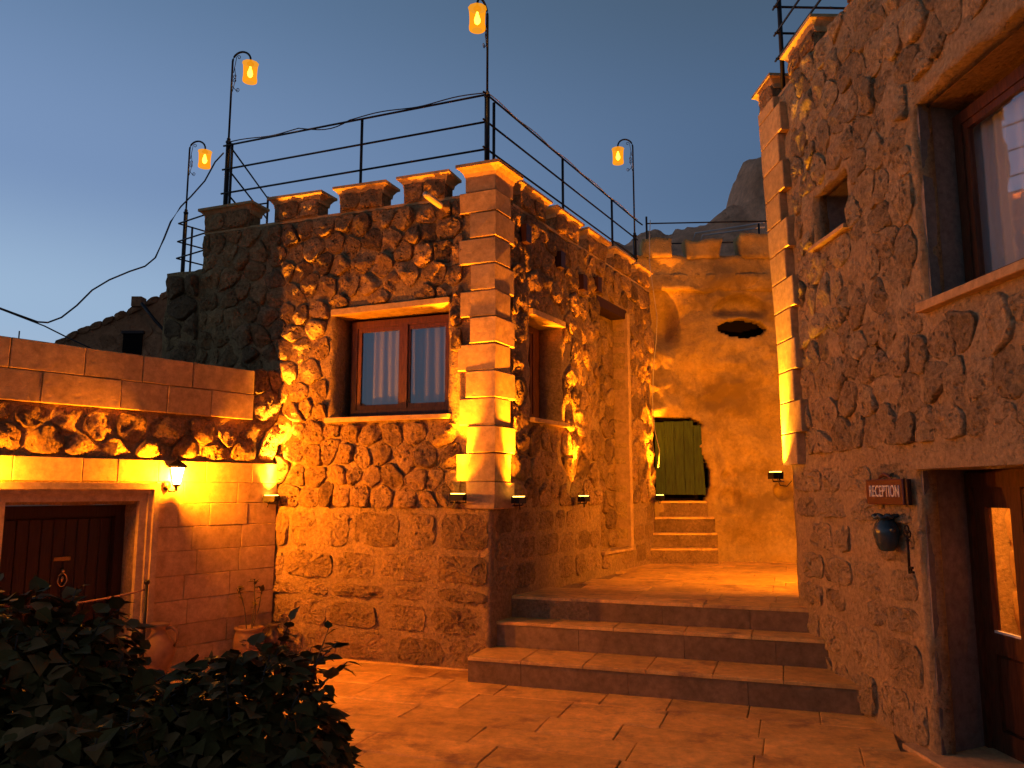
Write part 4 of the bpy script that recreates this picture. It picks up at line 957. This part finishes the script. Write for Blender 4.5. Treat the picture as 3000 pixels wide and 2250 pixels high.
m.tube([a.lerp(b, i / n_) + V((0, 0, .004 + .012 * math.sin(i * .55) - (.07 * math.sin((i - 12) / 8 * math.pi) if 12 < i < 20 else 0))) + CF.n * .015 * math.cos(i * .55) for i in range(n_ + 1)], .007, 5)
m.build('cable', 'cablem', None, True, label='thin cable wound loosely along the front railing top bar', cat='cable')
m = MB(); a, b = CR.P(.1, 6.15, -.18), CR.P(4.85, 6.15, -.2)
m.tube([a.lerp(b, i / n_) + CR.n * .03 + V((0, 0, -.015 + .012 * math.sin(i * .8))) for i in range(n_ + 1)], .006, 5)
m.build('cable', 'palecable', None, True, label='pale cable tied under the side railing top bar', cat='cable')
m = MB(); m.tube([aty(x, y, d) for x, y, d in ((1905, 645, 12.2), (1903, 700, 12.1), (1903, 770, 12.0), (1915, 860, 11.95), (1925, 930, 11.95), (1922, 1000, 11.95), (1914, 1080, 11.95), (1912, 1180, 11.95), (1918, 1260, 11.9), (1932, 1320, 11.9), (1928, 1370, 11.9))], .006, 5)
m.build('cable', 'palecable', None, True, label='pale cable hanging down the corner between house and cliff', cat='cable')

# ================================================================== BEYOND
hill = MB(); prof = [(1500, 800), (1700, 765), (1790, 735), (1850, 706), (1900, 690), (1960, 692), (2010, 680), (2060, 665), (2105, 628), (2140, 604), (2150, 568), (2158, 520), (2170, 494), (2190, 481), (2215, 477), (2240, 480), (2262, 500), (2300, 540), (2400, 640), (2600, 700), (2900, 760)]
HY = 26.0; sk = [(aty(x, y, HY).x, aty(x, y, HY).z) for x, y in prof]
def skyline(x):
    for (a, b), (c, d) in zip(sk[:-1], sk[1:]):
        if a <= x <= c: return b + (d - b) * (x - a) / (c - a)
    return 8
nx, ny = 150, 26; x0, x1 = sk[0][0], sk[-1][0]
for j in range(ny + 1):
    t = j / ny                                         # 0 front foot, .5 crest, 1 back foot
    for i in range(nx + 1):
        x = x0 + (x1 - x0) * i / nx; h = skyline(x); s = math.sin(math.pi * min(1, max(0, t))) ** .45 if t != .5 else 1
        q = V((x * .5, t * 5, 3)); y = HY + (t - .5) * 9 + noise.fractal(q, 1, 2, 4) * .5
        zz_ = h * s + (noise.fractal(q * 2.3, 1, 2, 5) * .28 + noise.noise(V((x * .8, t * 16, 0))) * .12) * (1 if t != .5 else .35)
        hill.v.append(V((x, y, max(-.5, zz_ if 0 < t < 1 else -.5))))
for j in range(ny):
    for i in range(nx): a = j * (nx + 1) + i; hill.f.append((a, a + 1, a + nx + 2, a + nx + 1))
hill.build('rocky_hill', 'hill', None, True, kind='structure')
# white bent pipe frame on the cliff terrace
wp = empty('pipe_frame', aty(2030, 710, 13.6), 'pair of pale bent pipes on the terrace behind the cliff parapet', 'pipe')
for pxs in (((2022, 725), (2037, 683), (2240, 652)), ((2045, 725), (2058, 690), (2240, 665))):
    m = MB(); m.tube([aty(x, y, 13.6) for x, y in pxs], .015, 6); m.build('pipe', 'whitepipe', wp)
# old house on the left
old = empty('old_house', aty(350, 1040, 14.0), 'old stone house with sloping roof edge and small dark window behind the door wall', 'house')
OY = 14.0
roofpx = [(120, 1018), (160, 1003), (230, 965), (300, 938), (370, 908), (430, 880), (500, 848), (560, 822), (640, 790)]
m = MB(); top = [aty(x, y, OY) for x, y in roofpx]
for p in top:
    for yy in (OY, OY + 5): m.v += [V((p.x, yy, p.z - .08)), V((p.x, yy, 2.0))]
for i in range(len(top) - 1):
    a = i * 4; b = a + 4; m.f += [(a, a + 1, b + 1, b), (a + 2, b + 2, b + 3, a + 3), (a, b, b + 2, a + 2)]
m.build('wall', 'oldwall', old)
OF = Fr((0, OY), (1, 0), (0, -1))
for i, (pa, pb) in enumerate(zip(top[:-1], top[1:])):
    n = max(1, int((pb.x - pa.x) / .2))
    for k in range(n):
        c = pa.lerp(pb, (k + .5) / n); m = MB(); w_ = (pb.x - pa.x) / n / 2; sl = (pb.z - pa.z) / (pb.x - pa.x)
        m.rock(OF, [(c.x - w_, c.z - .13 - w_ * sl), (c.x + w_, c.z - .13 + w_ * sl), (c.x + w_, c.z + w_ * sl), (c.x - w_, c.z - w_ * sl)], .06, gap=.006, n=12, o0=-.1); m.build('coping_stone', 'oldwall', old, True)
for poly in cells(top[0].x, top[-1].x, 3.2, 5.4, .42, .26, jit=.25):
    cxm = sum(p[0] for p in poly) / len(poly); czm = max(p[1] for p in poly); zr = None
    for a, b in zip(top[:-1], top[1:]):
        if a.x <= cxm <= b.x: zr = a.z + (b.z - a.z) * (cxm - a.x) / (b.x - a.x)
    if zr and czm < zr - .16: m = MB(); m.rock(OF, poly, R.uniform(.015, .035), gap=.012, n=12, flat=1); m.build('stone', 'oldwall', old, True)
pa, pb = aty(361, 977, OY - .05), aty(412, 1050, OY - .05)
m = MB(); m.box(pa.x, pb.x, OY - .045, OY - .02, pb.z, pa.z); wdo = m.build('window', 'void', old)
m = MB(); m.box(pa.x - .03, pb.x + .03, OY - .07, OY + .02, pa.z, pa.z + .05); m.build('lintel', 'darkwood', wdo)
pa, pb = aty(393, 872, OY), aty(420, 900, OY); m = MB(); m.box(pa.x, pb.x, OY - .1, OY + .1, pb.z, pa.z); m.build('chimney_block', 'oldwall', old)
m = MB(); m.tube([aty(415, 888, OY - .15), aty(455, 940, OY - .15), aty(497, 985, OY - .15), aty(490, 1010, OY - .15), aty(488, 1050, OY - .15)], .03, 8); m.build('downpipe', 'iron', old, True)
# small white thing on the coping of the door wall
sp = LW.P(2.72, 3.07, -.05); m = MB(); m.tube([sp, sp + V((0, 0, .09))], .006, 5)
m.build('metal_spike', 'iron', None, label='tiny metal spike sticking up from the door wall coping', cat='spike')
# ================================================================== POTS, ROPE POSTS, PLANTS
def amphora(loc, s, mat, label, name='amphora'):
    e = empty(name, loc, label, 'pot'); c = V(loc)
    m = MB(); m.lathe(c, [(r_ * s, z * s) for r_, z in ((.06, 0), (.075, .01), (.10, .08), (.155, .20), (.165, .28), (.14, .36), (.085, .42), (.065, .46), (.075, .50), (.10, .52), (.10, .54), (.06, .535))], 20); m.build('body', mat, e, True)
    for sg_ in (-1, 1):
        m = MB(); m.tube([c + V((sg_ * x * s, 0, z * s)) for x, z in ((.07, .49), (.13, .50), (.185, .45), (.19, .38), (.155, .32))], .016 * s, 7); m.build('handle', mat, e, True)
    return e
pa = LW.P(1.42, 0, .24); amphora((pa.x, pa.y, 0), .95, 'terracotta', 'clay amphora with two handles standing right of the low door')
pf = LW.P(.42, 0, .215); pf = V((pf.x, pf.y, 0))
e = empty('face_pot', pf, 'terracotta pot modelled as a face in the corner by the house', 'pot')
m = MB(); m.lathe(pf, [(.09, 0), (.13, .05), (.155, .13), (.155, .22), (.14, .29), (.13, .31), (.15, .325), (.15, .345), (.12, .345), (.11, .30)], 22); m.build('body', 'terracotta', e, True)
tc_ = (V((0, 0, 0)) - pf); tc_.z = 0; tc_.normalize(); sd_ = V((-tc_.y, tc_.x, 0))
m = MB()
for s in (-1, 1):
    p = pf + tc_ * .148 + sd_ * s * .055 + V((0, 0, .20)); m.tube([p - sd_ * .028, p + V((0, 0, .006)) + tc_ * .006, p + sd_ * .028], [.004, .012, .004], 6)
    m.tube([p - sd_ * .035 + V((0, 0, .03)), p + V((0, 0, .045)), p + sd_ * .035 + V((0, 0, .03))], .006, 5)
m.build('eye', 'darkclay', e, True)
m = MB(); m.tube([pf + tc_ * .15 + V((0, 0, .21)), pf + tc_ * .178 + V((0, 0, .145)), pf + tc_ * .15 + V((0, 0, .135))], [.008, .018, .01], 7); m.build('nose', 'terracotta', e, True)
m = MB(); m.tube([pf + tc_ * .148 + sd_ * -.04 + V((0, 0, .095)), pf + tc_ * .16 + V((0, 0, .09)), pf + tc_ * .148 + sd_ * .04 + V((0, 0, .095))], [.003, .012, .003], 6); m.build('mouth', 'darkclay', e, True)
pg = CF.P(2.47, 0, .17); amphora((pg.x, pg.y, 0), .62, 'darkclay', 'dark round jug behind the face pot at the wall foot', 'jug')
def leaf(mb, p, d, up, L_, W_, curl=.2):
    d = d.normalized(); s = d.cross(up)
    s = s.normalized() if s.length > 1e-3 else V((1, 0, 0)); n = s.cross(d).normalized()
    k = [(0, 0, 0), (.22, .46, .05), (.55, .40, .02), (1.0, 0, -curl), (.55, -.40, .02), (.22, -.46, .05), (.30, 0, -.04), (.62, 0, -.08)]
    vs = [p + d * a * L_ + s * b * W_ + n * c * L_ for a, b, c in k]
    mb.add(vs, [(0, 1, 6), (1, 2, 7, 6), (2, 3, 7), (3, 4, 7), (4, 5, 6, 7), (5, 0, 6)])
pe = empty('thin_plant', pf + V((.0, .0, .32)), 'thin leafy plant growing out of the face pot', 'plant')
m = MB(); lf = MB()
for dx, dy, hgt in ((-.10, 0, .42), (.0, .05, .50), (.10, -.02, .45), (.04, 0, .30)):
    b0_ = pf + V((dx * .3, dy, .32)); t0 = b0_ + V((dx, dy, hgt)); m.tube([b0_, b0_.lerp(t0, .5) + V((.02, 0, 0)), t0], .006, 5)
    for k in range(5): leaf(lf, t0 + V((0, 0, -.02 * k)), V((R.uniform(-1, 1), R.uniform(-1, 1), R.uniform(-.2, .6))), V((0, 0, 1)), .08, .055)
m.build('stem', 'twig', pe); lf.build('leaves', 'leafd', pe, kind='stuff')
# rope barrier
ra = atz(412, 2012, 0); rbp = V((ra.x - 1.55, ra.y - .55, 0)); rmid = V((ra.x - .42, ra.y - .10, 0))
rb = empty('rope_barrier', ra, 'low barrier of iron posts joined by two dull red ropes before the low door', 'rope barrier')
for p in (V((ra.x, ra.y, 0)), rbp):
    m = MB(); m.tube([p, p + V((0, 0, .90))], .014, 8); m.lathe(p + V((0, 0, .90)), [(.014, 0), (.026, .012), (.028, .028), (.018, .045), (.004, .052)], 10); m.build('post', 'iron', rb, True)
for h, s in ((.86, .10), (.48, .13)):
    m = MB(); m.tube(sag(V((ra.x, ra.y, h)), V((rbp.x, rbp.y, h - .02)), s, 18), .010, 6); m.build('rope', 'rope', rb, True)

# foreground bushes
def bush(name, label, blobs, nleaf, sizes, seed, pot=None):
    rr = random.Random(seed); C0 = V(blobs[0][0]); e = empty(name, (C0.x, C0.y, 0), label, 'bush')
    L_ = []
    vol = [b[1][0] * b[1][1] * b[1][2] for b in blobs]; tot = sum(vol)
    for (c, r), v in zip(blobs, vol):
        c = V(c)
        for _ in range(int(nleaf * v / tot)):
            while True:
                q = V((rr.uniform(-1, 1), rr.uniform(-1, 1), rr.uniform(-1, 1)))
                if .05 < q.length < 1: break
            q = q.normalized() * (q.length ** .45); 
            q *= 1 + .22 * noise.noise(q * 2.5 + V((seed, 0, 0)))
            p = c + V((q.x * r[0], q.y * r[1], q.z * r[2]))
            if p.z < .1: continue
            d = V((q.x + rr.uniform(-.8, .8), q.y + rr.uniform(-.8, .8), q.z * .4 - .35 + rr.uniform(-.6, .5)))
            up = V((q.x * .6 + rr.uniform(-.5, .5), q.y * .6 + rr.uniform(-.5, .5), 1 + rr.uniform(-.4, .4)))
            s = rr.uniform(*sizes); L_.append((p, d, up, s, q.length))
    shoots = MB()
    for _ in range(26):
        (c, r) = rr.choice(blobs); c = V(c); t = rr.uniform(0, 6.28); el = rr.uniform(.15, 1.2)
        q = V((math.cos(t) * math.cos(el), math.sin(t) * math.cos(el), math.sin(el))); a_ = c + V((q.x * r[0], q.y * r[1], q.z * r[2])) * .8
        ln = rr.uniform(.12, .26); b_ = a_ + (q + V((rr.uniform(-.5, .5), rr.uniform(-.5, .5), rr.uniform(0, .7)))).normalized() * ln
        shoots.tube([a_, a_.lerp(b_, .5) + V((0, 0, .015)), b_], [.004, .003, .002], 4)
        for k in range(7):
            p = a_.lerp(b_, .35 + .65 * k / 6); L_.append((p, q + V((rr.uniform(-1, 1), rr.uniform(-1, 1), rr.uniform(-.9, .3))), V((rr.uniform(-.4, .4), rr.uniform(-.4, .4), 1)), rr.uniform(*sizes) * .95, 1.25))
    shoots.build('shoots', 'twig', e, kind='stuff')
    # largest in the picture: nearest, outermost, in view
    def score(a):
        p = a[0]; dist = max(.4, p.length); v = 1 if seen(p) and ray_y(p) < 2300 else 0
        return -(v * a[3] / dist * (a[4] ** 4) * (1.3 if p.y < C0.y else 1))
    L_.sort(key=score)
    rest = MB()
    rest2 = MB()
    for i, (p, d, up, s, q) in enumerate(L_):
        if i < 290:
            m = MB(); leaf(m, p, d, up, s, s * .85, rr.uniform(.05, .4)); m.build('leaf', 'leafd' if rr.random() > .25 else 'leafb', e, origin=p)
        else: leaf(rest if rr.random() > .25 else rest2, p, d, up, s, s * .85, rr.uniform(.05, .4))
    rest.build('foliage', 'leafd', e, kind='stuff'); rest2.build('foliage', 'leafb', e, kind='stuff')
    m = MB()
    for _ in range(46):
        c, r = rr.choice(blobs); c = V(c)
        t = rr.uniform(0, 6.28); el = rr.uniform(.1, 1.1); tip = c + V((math.cos(t) * r[0] * math.cos(el), math.sin(t) * r[1] * math.cos(el), r[2] * math.sin(el))) * 1.0
        base = V((C0.x + rr.uniform(-.1, .1), C0.y + rr.uniform(-.1, .1), .3)); mid = base.lerp(tip, .5) + V((0, 0, .12))
        m.tube([base, mid, tip], [.011, .007, .003], 5)
    m.build('branches', 'twig', e, kind='stuff')
    m = MB(); m.lathe((C0.x, C0.y, 0), [(.16, 0), (.20, .02), (.25, .30), (.27, .32), (.27, .36), (.23, .36), (.22, .30)], 20); m.build('pot', 'terracotta', e, True)
    return e
def ray_y(p):
    p = p - V((0, 0, EYE)); d = p.y * _c + p.z * _s; return 1125 - FPX * (-p.y * _s + p.z * _c) / max(d, .1)
bush('broadleaf_bush', 'taller dark broadleaf bush at the left edge of the foreground', [((-1.66, 2.75, .92), (.42, .45, .46)), ((-1.35, 2.5, .72), (.5, .5, .42))], 7000, (.045, .090), 3)
bush('broadleaf_bush', 'lower dark broadleaf bush spilling right over the courtyard paving', [((-.90, 2.75, .84), (.34, .4, .38)), ((-.70, 2.5, .62), (.32, .4, .36)), ((-1.15, 2.55, .70), (.40, .4, .36))], 7000, (.042, .085), 8)
